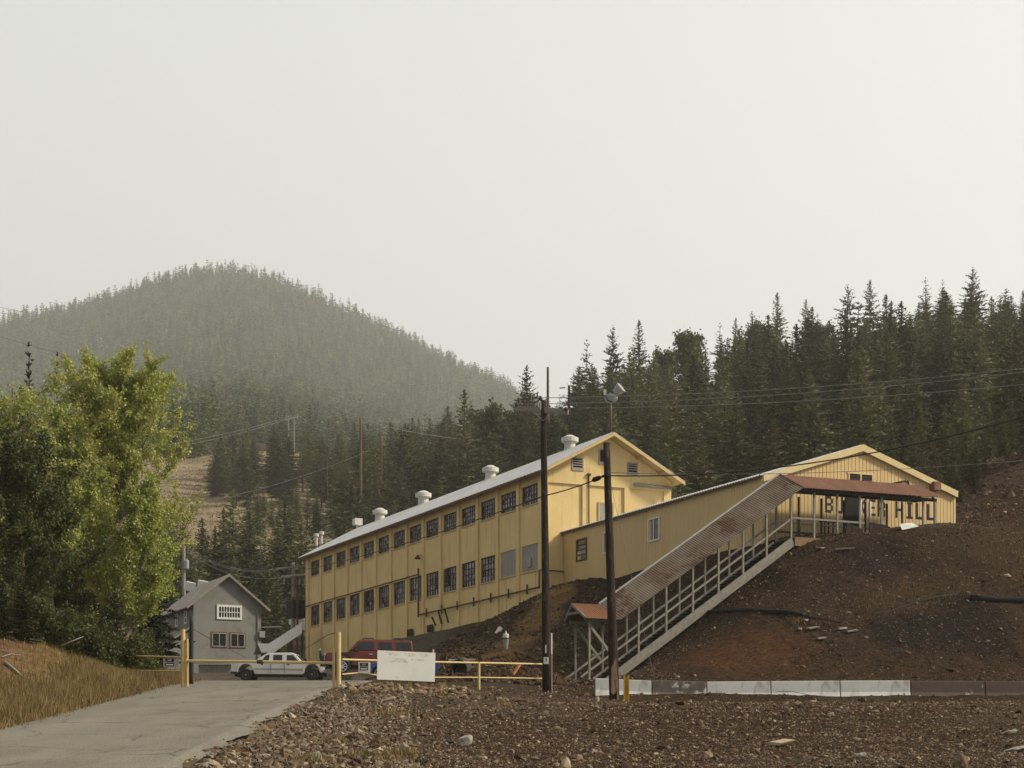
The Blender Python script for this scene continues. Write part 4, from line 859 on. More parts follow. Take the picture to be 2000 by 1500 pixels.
sash(B3, 'window', HO, 's', 3.6, 5.0, 13.6, 14.9, -.02, 2, 1, M['frame_tan'], .07, 'dark', .07, .06)
q = MB()
for a, b in ((1.8, 3.2), (3.6, 5.0)):
    q.fbox(HO, -.05, 0, a - .1, a, 13.5, 15.0); q.fbox(HO, -.05, 0, b, b + .1, 13.5, 15.0); q.fbox(HO, -.05, 0, a, b, 14.9, 15.0); q.fbox(HO, -.06, 0, a, b, 13.5, 13.6)
q.build('window_trim', M['frame_red'], B3)
for t0, t1 in ((2.3, 3.2), (5.7, 6.6), (9.4, 10.2)): sash(B3, 'window', HO, 't', t0, t1, 15.9, 17.15, -.02, 1, 2, M['white_paint'], .06, 'dusty_sky', .12, .07)
q = MB(); q.tube([fr(HO, -.08, HW - .35, 17.5), fr(HO, -.08, HW - .35, 10.5)], .05, 6); q.build('downpipe', M['galv'], B3)
q = MB(); q.fbox(HO, -.3, 0, HW - .25, HW + .3, 14.6, 15.2); q.build('meter_box', M['galv'], B3)
q = MB(); q.beam(fr(HO, -.2, HW, 15.6), fr(HO, -.2, HW + 2.0, 15.7), .08, .08); q.build('service_arm', M['wood_white'], B3)
q = MB(); q.prism([fr(HO, .3, s, z) for s, z in ((-3.2, 9), (-.0, 9), (-.0, 15.2), (-3.2, 13.0))], np.r_[U2 * 8, 0]); q.build('lean_to_wall', M['stucco_grey'], B3)
q = MB(); corrq(q, fr(HO, 8.6, 0, 15.5), fr(HO, -.1, 0, 15.5), fr(HO, 8.6, -3.9, 12.75), fr(HO, -.1, -3.9, 12.75), .5, .05); q.build('lean_to_roof', M['wood_grey'], B3, solid=.06)
# low shed at the foot of the house
LS = empty('plank_bin', at(425, 1322, 150), 'low dark plank bin with a tin lid in front of the grey house', 'bin')
a = at(392, 1320, 150); q = MB(); q.box(a[0], a[0] + 2.6, 149, 151, a[2] - .6, a[2] + .85); q.build('box', M['wood_grey'], LS)
q = MB(); q.prism([(a[0] - .3, 148.7, a[2] + .88), (a[0] + 2.9, 148.7, a[2] + .98), (a[0] + 2.9, 151.3, a[2] + 1.2), (a[0] - .3, 151.3, a[2] + 1.1)], (0, 0, .07)); q.build('lid', M['wood_grey'], LS)
# floodlights behind the house roof
for px, py, lb in ((371, 1146, 'left of two white floodlights behind the grey house ridge'), (395, 1143, 'white floodlight touching the grey house ridge line')):
    p = at(px, py, 190); e = empty('floodlight', p, lb, 'floodlight')
    q = MB(); q.hexa([p + np.array(v) for v in ((-.5, -.2, -.4), (.4, -.3, -.5), (.5, .3, -.4), (-.4, .4, -.3), (-.4, -.3, .5), (.6, -.4, .3), (.6, .4, .4), (-.3, .4, .6))]); q.build('lamp_head', M['white_paint'], e)
    q = MB(); q.tube([p + np.array([0, .1, -.4]), np.array([p[0], p[1], 17.0])], .06, 6); q.build('post', M['galv'], e)

# white covered stair between house and long building
B4 = empty('white_stair_cover', at(520, 1300, 161), 'white corrugated stair cover between the grey house and yellow factory', 'stair cover')
A1, A2_, A3 = at(503, 1257, 160), at(525, 1258, 161), at(590, 1216, 163); E1, E2, E3 = at(511, 1275, 159), at(535, 1275, 160), at(590, 1237, 162)
for sgn in (0, 1):
    e1, e2, e3 = (E1, E2, E3) if sgn == 0 else [2 * a - e + np.array([0, 0, 2 * (e[2] - a[2])]) for a, e in ((A1, E1), (A2_, E2), (A3, E3))]
    q = MB(); corrq(q, A1, A2_, e1, e2, .16, .04); corrq(q, A2_, A3, e2, e3, .2, .05); q.build('roof', M['white_paint'], B4, solid=.02)
for p in (E1, E2, E3, (E2 + E3) / 2):
    q = MB(); q.beam(p + np.array([0, .1, -3.0]), p + np.array([0, .1, -.05]), .12, .12); q.build('post', M['wood_dark'], B4)
q = MB(); q.beam(E2 + np.array([0, .3, -2.3]), E3 + np.array([0, .3, -2.3]), 1.2, .3); q.build('stair_flight', M['wood_dark'], B4)

# steel pipe rack with dark boxes at the far end of the long building
B5 = empty('steel_rack', fr(BC, 50.5, -1, 11.6), 'dark rusty steel rack standing at the far end of the yellow factory', 'steel rack')
for t, s in ((49.9, -.6), (51.2, -.9), (50.6, .6)):
    q = MB(); q.beam(fr(BC, t, s, 9), fr(BC, t, s, 19.2 if t < 50 else 15), .16, .16); q.build('column', M['pipe_rust'], B5)
for z in (12.2, 14.6, 17.4, 18.6):
    q = MB(); q.beam(fr(BC, 49.8, -.6, z), fr(BC, 52.0, -.9, z), .1, .12); q.build('crossbeam', M['pipe_rust'], B5)
q = MB(); q.fbox(BC, 50.2, 52.2, -.9, .4, 15.6, 17.2); q.build('transformer_case', M['black'], B5)
p = at(580, 1212, 172); q = MB(); q.lathe(p + np.array([0, 0, -.9]), [(.75, 0), (.75, 1.5), (.6, 1.65), (.02, 1.7)], 16); o = q.build('white_tank', M['white_paint']); tag(o, 'white round tank behind the steel rack at the factory end', 'tank')
hb = float(p[2]) - .9
q = MB()
for k in range(4): q.beam(p + np.array([.5 * (-1) ** k, .5 * (-1) ** (k // 2), -.9]), p + np.array([.5 * (-1) ** k, .5 * (-1) ** (k // 2), -5.5]), .1, .1)
ROOTS[o.name] = np.zeros(3); q.build('tank_leg', M['wood_dark'], o)

# corner of another yellow building past the right edge
B6 = empty('hillside_building', (37, 128, 22), 'yellow building corner with brown eave at the right edge of the hillside', 'building')
q = MB(); q.box(37.7, 45, 127, 135, 18, 25.6); q.build('wall', M['yellow_trim'], B6)
q = MB(); q.prism([(35.5, 126.2, 25.65), (45, 126.2, 25.65), (45, 131, 27.0), (36.4, 131, 27.0)], (0, 0, .14)); q.build('roof', M['wood_dark'], B6)
q = MB(); q.beam((35.4, 126.1, 25.55), (45, 126.1, 25.55), .12, .3); q.build('fascia', M['yellow_trim'], B6)
q = MB(); q.beam((37.6, 126.9, 24.1), (35.6, 126.4, 25.4), .12, .12); q.build('eave_brace', M['yellow_trim'], B6)

# ------------------------------------------------------------------ vehicles
class Car:
    """local frame: x forward, y left, z up; placed with heading and a base point"""
    def __init__(s, name, base, heading, label, cat):
        s.root = empty(name, base, label, cat); s.b = np.array(base, float)
        c, n = math.cos(heading), math.sin(heading); s.R = np.array([[c, -n, 0], [n, c, 0], [0, 0, 1]])
    def w(s, P): return (np.array(P, float) @ s.R.T) + s.b
    def part(s, name, mb, mt, parent=None, **k):
        mb.v = [tuple(p) for p in s.w(mb.v)]; return mb.build(name, M[mt], parent or s.root, **k)
    def slab(s, poly, hw):   # polygon in x,z with half width function hw(x,z)
        n = len(poly); m = MB(); m.v = [(x, hw(x, z), z) for x, z in poly] + [(x, -hw(x, z), z) for x, z in poly]
        m.f = [tuple(range(n)), tuple(reversed(range(n, 2 * n)))] + [((i + 1) % n, i, n + i, n + (i + 1) % n) for i in range(n)]; return m
    def plate(s, poly, hw, off=.008, sides=(1, -1)):
        m = MB()
        for sd in sides:
            n0 = len(m.v); m.v += [(x, sd * (hw(x, z) + off), z) for x, z in poly]; r = tuple(range(n0, n0 + len(poly))); m.f.append(r if sd > 0 else tuple(reversed(r)))
        return m
    def wheel(s, x, y, r, wd, rim_r, rim_mt, spokes=0):
        sd = 1 if y > 0 else -1
        m = MB(); m.lathe((x, y - wd / 2, r), [(rim_r * .9, 0), (r * .93, 0), (r, wd * .18), (r, wd * .82), (r * .93, wd), (rim_r * .9, wd)], 28, (0, 1, 0)); t = s.part('wheel', m, 'rubber', smooth=False)
        m = MB(); yo = y + sd * (wd / 2 - .02)
        if spokes:
            m.lathe((x, yo, r), [(rim_r, -.03), (rim_r, .025), (rim_r * .86, .025), (rim_r * .84, -.03)], 28, (0, 1, 0))
            for k in range(spokes):
                a = 2 * math.pi * k / spokes; m.beam((x + .08 * math.cos(a), yo + sd * .01, r + .08 * math.sin(a)), (x + rim_r * .9 * math.cos(a), yo + sd * .01, r + rim_r * .9 * math.sin(a)), .05, .07, up=(0, 1, 0))
            m.lathe((x, yo - .02, r), [(.1, 0), (.1, .06)], 12, (0, 1, 0))
        else:
            m.lathe((x, yo, r), [(rim_r, -sd * .02), (rim_r, sd * .02), (rim_r * .8, sd * .02), (rim_r * .66, -sd * .04), (rim_r * .34, sd * .0), (rim_r * .3, sd * .03)], 24, (0, 1, 0))
        s.part('rim', m, rim_mt, t)
def arch(cx, r, z0, n=9, up=1.05):    # points of a wheel arch from front to rear along the sill (decreasing x)
    return [(cx + r * math.cos(a), z0 + (r * up) * math.sin(a)) for a in np.linspace(0, math.pi, n)]

# white crew cab pickup facing right
hz_ = float(road_z(122)) + .02; px0 = at(550, 1325, 122)
tk = Car('pickup_truck', (px0[0], 122, hz_), R(-4), 'white crew cab pickup parked behind the yellow gate bar', 'pickup truck')
HWb = lambda x, z: .98 - .05 * max(0, abs(x) - 2.6) - .06 * max(0, .75 - z)
body = [(-3.22, .62), (-3.22, 1.30), (-1.5, 1.27), (1.52, 1.22), (2.9, 1.13), (3.0, 1.0), (3.0, .6), (2.78, .52)] + arch(2.2, .52, .56) + [(1.6, .42), (-1.6, .46)] + arch(-2.2, .54, .56) + [(-2.86, .62)]
tk.part('body', tk.slab(body, HWb), 'car_white', bevel=.035)
HWc = lambda x, z: .93 - .20 * (z - 1.22)
cab = [(-1.72, 1.24), (-.98, 1.74), (-.75, 1.86), (.85, 1.86), (1.02, 1.80), (1.58, 1.22)]
tk.part('cab', tk.slab(cab, HWc), 'car_white', bevel=.04)
for P in ([(-1.18, 1.28), (-.88, 1.70), (-.62, 1.74), (-.68, 1.28)], [(-.38, 1.26), (-.38, 1.72), (.22, 1.72), (.22, 1.26)], [(.52, 1.25), (.52, 1.70), (.92, 1.70), (1.34, 1.25)]):
    for sd in (1, -1): tk.part('side_window', tk.plate(P, HWc, .008, (sd,)), 'glass_dark')
m = MB(); m.add([(1.06, .72, 1.76), (1.06, -.72, 1.76), (1.585, -.8, 1.25), (1.585, .8, 1.25)], [(3, 2, 1, 0)]); tk.part('windscreen', m, 'glass_dark')
for z0, z1 in ((.70, .735), (.78, .80)): tk.part('pinstripe', tk.plate([(-1.6, z0 + .06), (-1.6, z1 + .06), (1.62, z1 - .02), (1.62, z0 - .02)], HWb, .012), 'stripe')
m = MB()
for sd in (1, -1):
    for x in (-.52, .38): m.box(x - .012, x + .012, sd * .985 - .012, sd * .985 + .012, .52, 1.2)
tk.part('door_seam', m, 'plastic')
m = MB(); m.box(-3.42, -3.2, -.95, .95, .52, .70); tk.part('rear_bumper', m, 'chrome')
m = MB(); m.box(3.0, 3.2, -.98, .98, .52, .74); tk.part('front_bumper', m, 'chrome')
m = MB(); m.box(3.0, 3.06, -.62, .62, .78, 1.06); tk.part('grille', m, 'plastic')
for y in (-.76, .76):
    m = MB(); m.box(3.0, 3.05, y - .13, y + .13, .84, 1.04); tk.part('headlight', m, 'glass_pale')
for y in (-.86, .86):
    m = MB(); m.box(-3.25, -3.18, y - .09, y + .09, .82, 1.12); tk.part('tail_lamp', m, 'lamp_red')
    m = MB(); m.box(1.0, 1.06, y * 1.14 - .12, y * 1.14 + .12, 1.28, 1.52); tk.part('mirror', m, 'plastic')
    m = MB(); m.box(.56, .72, y * 1.155 - .02, y * 1.155 + .02, 1.06, 1.11); tk.part('door_handle', m, 'plastic')
    m = MB(); m.box(2.32, 2.56, y * 1.13 - .012, y * 1.13 + .02, .86, .95); tk.part('fender_badge', m, 'plastic')
m = MB(); m.box(-3.0, 2.9, -.6, .6, .34, .62); tk.part('chassis', m, 'plastic')
for x in (-2.2, 2.2):
    for y in (-.86, .86): tk.wheel(x, y, .41, .26, .24, 'steel_dull')

# big red off-roader facing left
p0 = at(718, 1319, 107)
suv = Car('off_road_vehicle', (p0[0], 107, p0[2] - .02), R(180 + 9), 'dark red boxy off road vehicle parked behind the white board', 'off road car')
HWs = lambda x, z: 1.0 - .03 * max(0, 1.35 - z) - (.05 * (abs(x) - 2.3) if abs(x) > 2.3 else 0)
sb = [(-2.55, .62), (-2.55, 1.36), (1.16, 1.36), (1.3, 1.30), (2.35, 1.26), (2.48, 1.16), (2.48, .7)] + arch(1.55, .56, .58) + [(.9, .5), (-.95, .5)] + arch(-1.6, .56, .58) + [(-2.3, .6)]
suv.part('body', suv.slab(sb, HWs), 'car_red', bevel=.05)
HWr = lambda x, z: .965 - .17 * (z - 1.36)
sc_ = [(-2.55, 1.37), (-2.5, 1.96), (-2.42, 2.0), (.52, 2.0), (.64, 1.96), (1.14, 1.37)]
suv.part('cabin', suv.slab(sc_, HWr), 'car_red', bevel=.05)
m = MB(); m.box(-2.35, .5, -.78, .78, 1.995, 2.03); suv.part('roof_skin', m, 'plastic')
for P in ([(.90, 1.44), (.54, 1.88), (-.30, 1.88), (-.30, 1.44)], [(-.55, 1.44), (-.55, 1.88), (-1.32, 1.88), (-1.32, 1.44)], [(-1.56, 1.44), (-1.56, 1.88), (-2.42, 1.88), (-2.44, 1.44)]):
    for sd in (1, -1): suv.part('side_window', suv.plate(P, HWr, .008, (sd,)), 'glass_dark')
m = MB(); m.add([(.66, -.78, 1.93), (.66, .78, 1.93), (1.16, .84, 1.40), (1.16, -.84, 1.40)], [(3, 2, 1, 0)]); suv.part('windscreen', m, 'glass_pale')
m = MB()
for y in (-.62, .62):
    for a, b in ((.35, -.35), (-1.4, -2.1)): m.tube([(a, y, 2.02), (a - .1, y, 2.12), (b + .1, y, 2.12), (b, y, 2.02)], .035, 6)
suv.part('roof_rail', m, 'plastic')
m = MB(); m.box(2.48, 2.56, -.62, .62, .86, 1.22); suv.part('grille', m, 'chrome')
m = MB()
for k in range(6): m.box(2.555, 2.57, -.5 + k * .19, -.42 + k * .19, .9, 1.2)
suv.part('grille_slot', m, 'plastic')
m = MB(); m.tube([(2.6, -.7, .7), (2.72, -.7, 1.15), (2.72, -.6, 1.32), (2.72, .6, 1.32), (2.72, .7, 1.15), (2.6, .7, .7)], .045, 7); m.tube([(2.72, -.7, 1.05), (2.72, .7, 1.05)], .04, 7); suv.part('brush_guard', m, 'plastic')
for y in (-.3, -.1, .1, .3):
    m = MB(); m.lathe((2.72, y * 1.5, 1.42), [(.09, 0), (.09, .08), (.02, .085)], 10, (1, 0, 0)); suv.part('spot_lamp', m, 'chrome')
m = MB(); m.box(2.44, 2.7, -.96, .96, .56, .80); suv.part('front_bumper', m, 'plastic')
m = MB(); m.box(-2.75, -2.5, -.96, .96, .56, .80); suv.part('rear_bumper', m, 'plastic')
for y in (-.80, .80):
    m = MB(); m.lathe((2.47, y, 1.04), [(.13, 0), (.13, .05), (.02, .06)], 12, (1, 0, 0)); suv.part('headlight', m, 'glass_pale')
    m = MB(); m.box(.62, .82, y * 1.36 - .1, y * 1.36 + .1, 1.34, 1.60); suv.part('mirror', m, 'plastic')
    m = MB(); m.box(-.22, .0, y * 1.262 - .02, y * 1.262 + .02, 1.15, 1.20); suv.part('door_handle', m, 'chrome')
m = MB()
for x in (1.55, -1.6):
    for y in (-1, 1):
        for a0, a1 in zip(np.linspace(0, math.pi, 9)[:-1], np.linspace(0, math.pi, 9)[1:]):
            m.beam((x + .6 * math.cos(a0), y * 1.0, .58 + .63 * math.sin(a0)), (x + .6 * math.cos(a1), y * 1.0, .58 + .63 * math.sin(a1)), .06, .09, up=(0, 1, 0))
suv.part('fender_flare', m, 'plastic')
m = MB(); m.box(-2.4, 2.4, -.7, .7, .4, .62); suv.part('chassis', m, 'plastic')
for x in (1.55, -1.6):
    for y in (-.9, .9): suv.wheel(x, y, .45, .3, .30, 'chrome', 8)

# small blue car hidden behind the board
p0 = at(788, 1327, 101)
bc = Car('blue_car', (p0[0], 101, p0[2] - .02), R(180), 'blue car with chrome wheels mostly hidden behind the white board', 'car')
HWk = lambda x, z: .84 - .05 * max(0, abs(x) - 1.6)
kb = [(-1.98, .42), (-1.98, .92), (-1.3, .98), (.75, .95), (1.85, .86), (1.98, .72), (1.98, .42), (1.72, .34)] + arch(1.3, .36, .32) + [(.8, .24), (-.8, .24)] + arch(-1.25, .36, .32) + [(-1.7, .36)]
bc.part('body', bc.slab(kb, HWk), 'car_blue', bevel=.04)
HWk2 = lambda x, z: .78 - .25 * (z - .95)
bc.part('cabin', bc.slab([(-1.55, .95), (-1.05, 1.36), (.1, 1.36), (.75, .95)], HWk2), 'car_blue', bevel=.04)
for P in ([(.55, .99), (.08, 1.3), (-.45, 1.3), (-.45, .99)], [(-.55, .99), (-.55, 1.3), (-1.0, 1.3), (-1.35, .99)]): [bc.part('side_window', bc.plate(P, HWk2, .008, (sd,)), 'glass_dark') for sd in (1, -1)]
for y in (-.66, .66):
    m = MB(); m.box(-2.01, -1.94, y - .13, y + .13, .68, .88); bc.part('tail_lamp', m, 'lamp_red')
m = MB(); m.box(-2.06, -1.95, -.8, .8, .38, .56); bc.part('rear_bumper', m, 'plastic')
for x in (1.3, -1.25):
    for y in (-.76, .76): bc.wheel(x, y, .31, .2, .22, 'chrome', 5)

# ------------------------------------------------------------------ gate, fences, signs
gz = lambda p: float(height(np.array([p[0]]), np.array([p[1]]))[0])
def post_at(px, pyb, pyt, Y): a = at(px, pyb, Y); a[2] = min(a[2], gz(a)) - .15; return a, np.r_[a[:2], at(px, pyt, Y)[2]]
G = empty('pipe_gate', at(510, 1325, 65.5), 'yellow pipe gate with a single bar across the road', 'gate')
a, b = post_at(357.5, 1322, 1229, 66.5); q = MB(); q.tube([a, b], .08, 14); q.build('gate_post', M['gate_yellow'], G, smooth=False)
q = MB(); q.tube([a + np.array([.16, -.05, 0]), np.r_[a[:2] + np.array([.16, -.05]), at(363, 1248, 66.5)[2]]], .045, 8); q.build('hinge_rod', M['gate_yellow'], G)
a2, b2 = post_at(661.5, 1338, 1235, 65); q = MB(); q.tube([a2, b2], .08, 14); q.build('gate_post', M['gate_pale'], G)
q = MB(); q.tube([a2 + np.array([-.17, .0, .1]), np.r_[a2[:2] + np.array([-.17, 0]), at(655, 1266, 65)[2]]], .05, 8); q.build('latch_post', M['gate_pale'], G)
g0, g1, g2 = at(364, 1291, 66.4), at(510, 1292.5, 65.7), at(653, 1295, 65)
q = MB(); q.tube([g0, g1, g2], .055, 10); q.build('gate_bar', M['gate_pale'], G)
q = MB(); q.tube([g1 + (g2 - g1) * -.05, g1 + (g2 - g1) * .03], .075, 10); q.beam(g1 + np.array([-.02, -.05, .05]), g1 + np.array([.05, -.06, -.12]), .07, .05); q.build('bar_coupling', M['pipe_rust'], G)
c0 = at(655, 1236, 65); q = MB(); q.tube([c0, at(640, 1240, 66), at(615, 1256, 70), at(590, 1270, 78)], .012, 5); o = q.build('slack_wire', M['cable']); tag(o, 'thin slack wire running from the right gate post towards the factory', 'wire')
# left fence
FL = empty('pipe_fence', at(300, 1330, 67.5), 'short yellow two rail pipe fence running into the bushes left of the gate', 'fence')
q = MB(); q.tube([at(252, 1281, 69), at(355, 1283.5, 66.6)], .03, 8); q.build('rail', M['gate_pale'], FL)
q = MB(); q.tube([at(252, 1309, 69), at(354, 1311, 66.6)], .025, 8); q.build('rail', M['gate_pale'], FL)
# right fence
FRR = empty('pipe_fence', at(935, 1340, 71), 'long yellow two rail pipe fence from the gate to the dark utility pole', 'fence')
fa = [at(668, 1288, 65.2), at(738, 1290, 67), at(850, 1293, 69.3), at(935, 1294.5, 71), at(1058, 1297, 76.5)]
q = MB(); q.tube(fa, .035, 8); q.build('rail', M['gate_pale'], FRR)
q = MB(); q.tube([at(668, 1317, 65.2), at(702, 1314, 66), at(738, 1319, 67), at(850, 1323, 69.3), at(935, 1323, 71), at(1058, 1325, 76.5)], .024, 8); q.build('rail', M['gate_pale'], FRR)
for px, pt, Y in ((800, 1330, 68.2), (935.5, 1293, 71)):
    a, b = post_at(px, 1342, pt if px > 900 else 1296, Y); q = MB(); q.tube([a, b], .05, 10); q.build('fence_post', M['gate_pale'], FRR)
# white plywood board with faded writing
SG = empty('white_board', at(794, 1335, 66.2), 'large white plywood board with almost faded handwriting on the yellow fence', 'sign')
c = [at(737.5, 1270, 66), at(850.5, 1275, 67.0), at(849, 1331.5, 67.0), at(736.5, 1327, 66)]
nv = np.cross(c[1] - c[0], c[3] - c[0]); nv /= np.linalg.norm(nv); nv = nv if nv[1] < 0 else -nv
q = MB(); q.prism(c, -nv * .03); q.build('panel', M['sign_white'], SG)
a, b = post_at(801.5, 1341, 1300, 66.9); q = MB(); q.beam(a, b, .1, .1); q.build('sign_post', M['gate_yellow'], SG)
a = at(846, 1281, 67.2); q = MB(); q.tube([a, a + np.array([0, 0, .24])], .035, 6); q.build('wire_twist', M['gate_pale'], SG)
def on_board(u_, v_): return c[0] + (c[1] - c[0]) * u_ + (c[3] - c[0]) * v_ + nv * .004
STK = {'P': [(0, 0, 0, 1), (0, 0, 1, 0), (1, 0, 1, .5), (1, .5, 0, .5)], 'A': [(0, 1, .5, 0), (.5, 0, 1, 1), (.2, .6, .8, .6)], 'R': [(0, 0, 0, 1), (0, 0, 1, 0), (1, 0, 1, .5), (1, .5, 0, .5), (.4, .5, 1, 1)],
       'K': [(0, 0, 0, 1), (1, 0, 0, .55), (0, .5, 1, 1)], 'I': [(.5, 0, .5, 1)], 'N': [(0, 1, 0, 0), (0, 0, 1, 1), (1, 1, 1, 0)], 'G': [(1, .1, .3, 0), (.3, 0, 0, .5), (0, .5, .3, 1), (.3, 1, 1, .9), (1, .9, 1, .55)],
       'T': [(0, 0, 1, 0), (.5, 0, .5, 1)], 'O': [(0, 0, 1, 0), (1, 0, 1, 1), (1, 1, 0, 1), (0, 1, 0, 0)], 'U': [(0, 0, 0, 1), (0, 1, 1, 1), (1, 1, 1, 0)], 'S': [(1, 0, 0, 0), (0, 0, 0, .5), (0, .5, 1, .5), (1, .5, 1, 1), (1, 1, 0, 1)],
       'E': [(0, 0, 0, 1), (0, 0, 1, 0), (0, .5, .8, .5), (0, 1, 1, 1)], 'M': [(0, 1, 0, 0), (0, 0, .5, .6), (.5, .6, 1, 0), (1, 0, 1, 1)], 'L': [(0, 0, 0, 1), (0, 1, 1, 1)]}
def scrawl(q, pat, u0, v0, du, h, th=.005):
    # broken faint strokes, as the weathered writing shows
    x = u0
    for ch in pat:
        if ch != ' ':
            for (a0, b0, a1, b1) in STK[ch]:
                if rnd.random() < .22: continue
                p, r = on_board(x + a0 * du * .7, v0 + b0 * h), on_board(x + a1 * du * .7, v0 + b1 * h); d = r - p; n = np.cross(d, nv); n /= np.linalg.norm(n) + 1e-9
                q.add([p - n * .008, r - n * .008, r + n * .008, p + n * .008], [(0, 1, 2, 3)])
        x += du
q = MB(); scrawl(q, 'PARKI  TOUR  TIM', .15, .06, .045, .09); q.build('faded_writing', M['faded_red'], SG)
q = MB(); scrawl(q, 'TOURS  MINES', .27, .24, .045, .06); scrawl(q, 'AT PARK', .24, .32, .042, .07); scrawl(q, 'IL', .30, .86, .04, .06); q.build('faded_writing', M['faded_grey'], SG)
# two no trespassing signs
def font_sign(parent, text, p, h, mt, name='lettering'):
    cu = bpy.data.curves.new('lettering', 'FONT'); cu.body = text; cu.size = h; cu.align_x = 'CENTER'; cu.align_y = 'CENTER'
    tmp = bpy.data.objects.new('tmp', cu); COL.objects.link(tmp); bpy.context.view_layer.update()
    me = bpy.data.meshes.new_from_object(tmp.evaluated_get(bpy.context.evaluated_depsgraph_get())); bpy.data.objects.remove(tmp)
    me.materials.clear(); me.materials.append(M[mt]); o = bpy.data.objects.new(name, me); COL.objects.link(o); o.parent = parent
    o.location = tuple(np.array(p) - ROOTS[parent.name]); o.rotation_euler = (R(90), 0, 0); return o
for px0_, px1, py0, py1, Y, lb, bd in ((318.5, 349, 1286, 1303, 66.8, 'small black and white no trespassing sign on the left yellow fence', 0), (700, 722, 1293, 1314.5, 65.9, 'small no trespassing sign in a white frame left of the big white board', 1)):
    a = at(px0_, py1, Y); b = at(px1, py0, Y); e = empty('trespass_sign', (a + b) / 2, lb, 'sign')
    q = MB(); q.box(a[0], b[0], Y - .01, Y + .02, a[2], b[2]); q.build('backing', M['white_paint'] if bd else M['galv'], e)
    w_, h_ = b[0] - a[0], b[2] - a[2]; m0, m1 = (.13, .87) if bd else (.15, .70); z0_, z1_ = (.25, .92) if bd else (.12, .98)
    xa, xb, za, zb = a[0] + w_ * m0, a[0] + w_ * m1, a[2] + h_ * z0_, a[2] + h_ * z1_
    q = MB(); q.box(xa, xb, Y - .02, Y - .012, za, zb); q.build('face', M['letter'], e)
    cx_ = (xa + xb) / 2; hh = zb - za
    font_sign(e, 'NO', (cx_, Y - .023, za + hh * .78), hh * .34, 'white_paint'); font_sign(e, 'TRESPASSING', (cx_, Y - .023, za + hh * .48), hh * .20, 'white_paint')
    q = MB(); q.box(xa + (xb - xa) * .1, xb - (xb - xa) * .1, Y - .024, Y - .021, za + hh * .1, za + hh * .27); q.build('name_strip', M['white_paint'], e)
    if bd:
        q = MB(); q.prism([(b[0], Y, b[2]), (b[0], Y, a[2] + .02), (b[0] + .02, Y, a[2] + .02), (b[0] + .02, Y, b[2])], (0, .03, 0)); q.build('frame_edge', M['white_paint'], e)

# ------------------------------------------------------------------ poles
def jag_pole(name, base, top, r0, r1, label, cat='utility pole', bare=None, mt='pole', group=None):
    e = empty(name, base, label, cat, group); pts_ = [base + (top - base) * f for f in np.linspace(0, 1, 9)]
    q = MB(); q.tube(pts_, list(np.linspace(r0, r1, 9)), 14); q.build('shaft', M[mt], e, smooth=True)
    return e
a = at(1068.5, 1353, 77); a[2] = gz(a) - .2; b = at(1061, 782, 77)
P1 = jag_pole('utility_pole', a, b, .195, .115, 'tall dark pole with a crossarm in front of the factory corner')
xa, xb = at(1006, 797.5, 77.4), at(1110, 805, 76.6); q = MB(); q.beam(xa, xb, .13, .21); q.build('crossarm', M['wood_white'], P1)
for px, py in ((1009.5, 790), (1055.5, 778), (1105.5, 799)):
    p = at(px, py + 6, 77 - (px - 1060) * .008 - .06); q = MB(); q.lathe(p, [(.02, -.05), (.02, .05), (.07, .06), (.08, .12), (.05, .2), (.02, .22)], 10); q.build('insulator', M['plastic'], P1)
for sx in (-1, 1):
    q = MB(); q.beam(at(1061, 822, 76.8), at(1061 + sx * 20, 802, 76.8), .018, .018); q.build('crossarm_brace', M['galv'], P1)
q = MB(); q.tube([at(1055.5, 800, 76.75), at(1055.5, 783, 76.75)], .03, 6); q.build('pole_pin', M['galv'], P1)
p = at(1066.5, 1290.5, 76.6); q = MB(); q.box(p[0] - .10, p[0] + .11, p[1] - .1, p[1] + .05, p[2] - .14, p[2] + .14); bx = q.build('switch_box', M['white_paint'], P1)
q = MB(); q.box(p[0] - .02, p[0] + .02, p[1] - .115, p[1] - .1, p[2] - .03, p[2] + .09); q.build('switch', M['plastic'], bx)
p = at(1066, 1268, 76.7); q = MB(); q.box(p[0] - .025, p[0] + .025, p[1] - .08, p[1], p[2] - .16, p[2] + .17); q.build('tag_plate', M['white_paint'], P1)
p = at(1077, 1236, 77.3); q = MB(); q.tube([p, np.r_[p[:2], at(1077, 1278, 77.3)[2]]], .035, 8); q.build('conduit', M['white_paint'], P1)
q = MB(); q.tube([np.r_[p[:2], at(1077, 1279, 77.3)[2]], np.r_[p[:2], a[2] + .2]], .04, 8); q.build('conduit', M['pole_bare'], P1)
a = at(1200.5, 1366, 75.5); a[2] = gz(a) - .2; b = at(1184.5, 865, 75.5)
P2 = jag_pole('utility_pole', a, b, .215, .135, 'cut off dark pole with a scraped bare foot beside the concrete barriers')
q = MB(); ax = b - a
for k, (h0, h1, ang, wd) in enumerate(((1.15, 1.75, -1.4, .08), (.55, 1.55, -1.8, .10), (.8, 1.85, -1.15, .05), (.3, 1.1, -1.0, .07))):
    pa, pb_ = a + ax * (h0 / 10.9), a + ax * (h1 / 10.9); d = np.array([math.cos(ang), math.sin(ang), 0])
    q.add([pa + d * .217 + np.array([-wd, 0, 0]), pa + d * .221 + np.array([0, 0, -.1]), pa + d * .217 + np.array([wd, 0, 0]), pb_ + d * .211 + np.array([wd * .4, 0, .02]), pb_ + d * .215 + np.array([0, 0, .15]), pb_ + d * .211 + np.array([-wd * .5, 0, 0])], [(0, 1, 2, 3, 4, 5)])
q.build('scraped_wood', M['pole_bare'], P2)
q = MB(); c0 = at(1184, 930, 75.2); q.lathe(c0, [(.19, -.03), (.19, .03)], 14); q.build('cable_bracket', M['black_pipe'], P2)
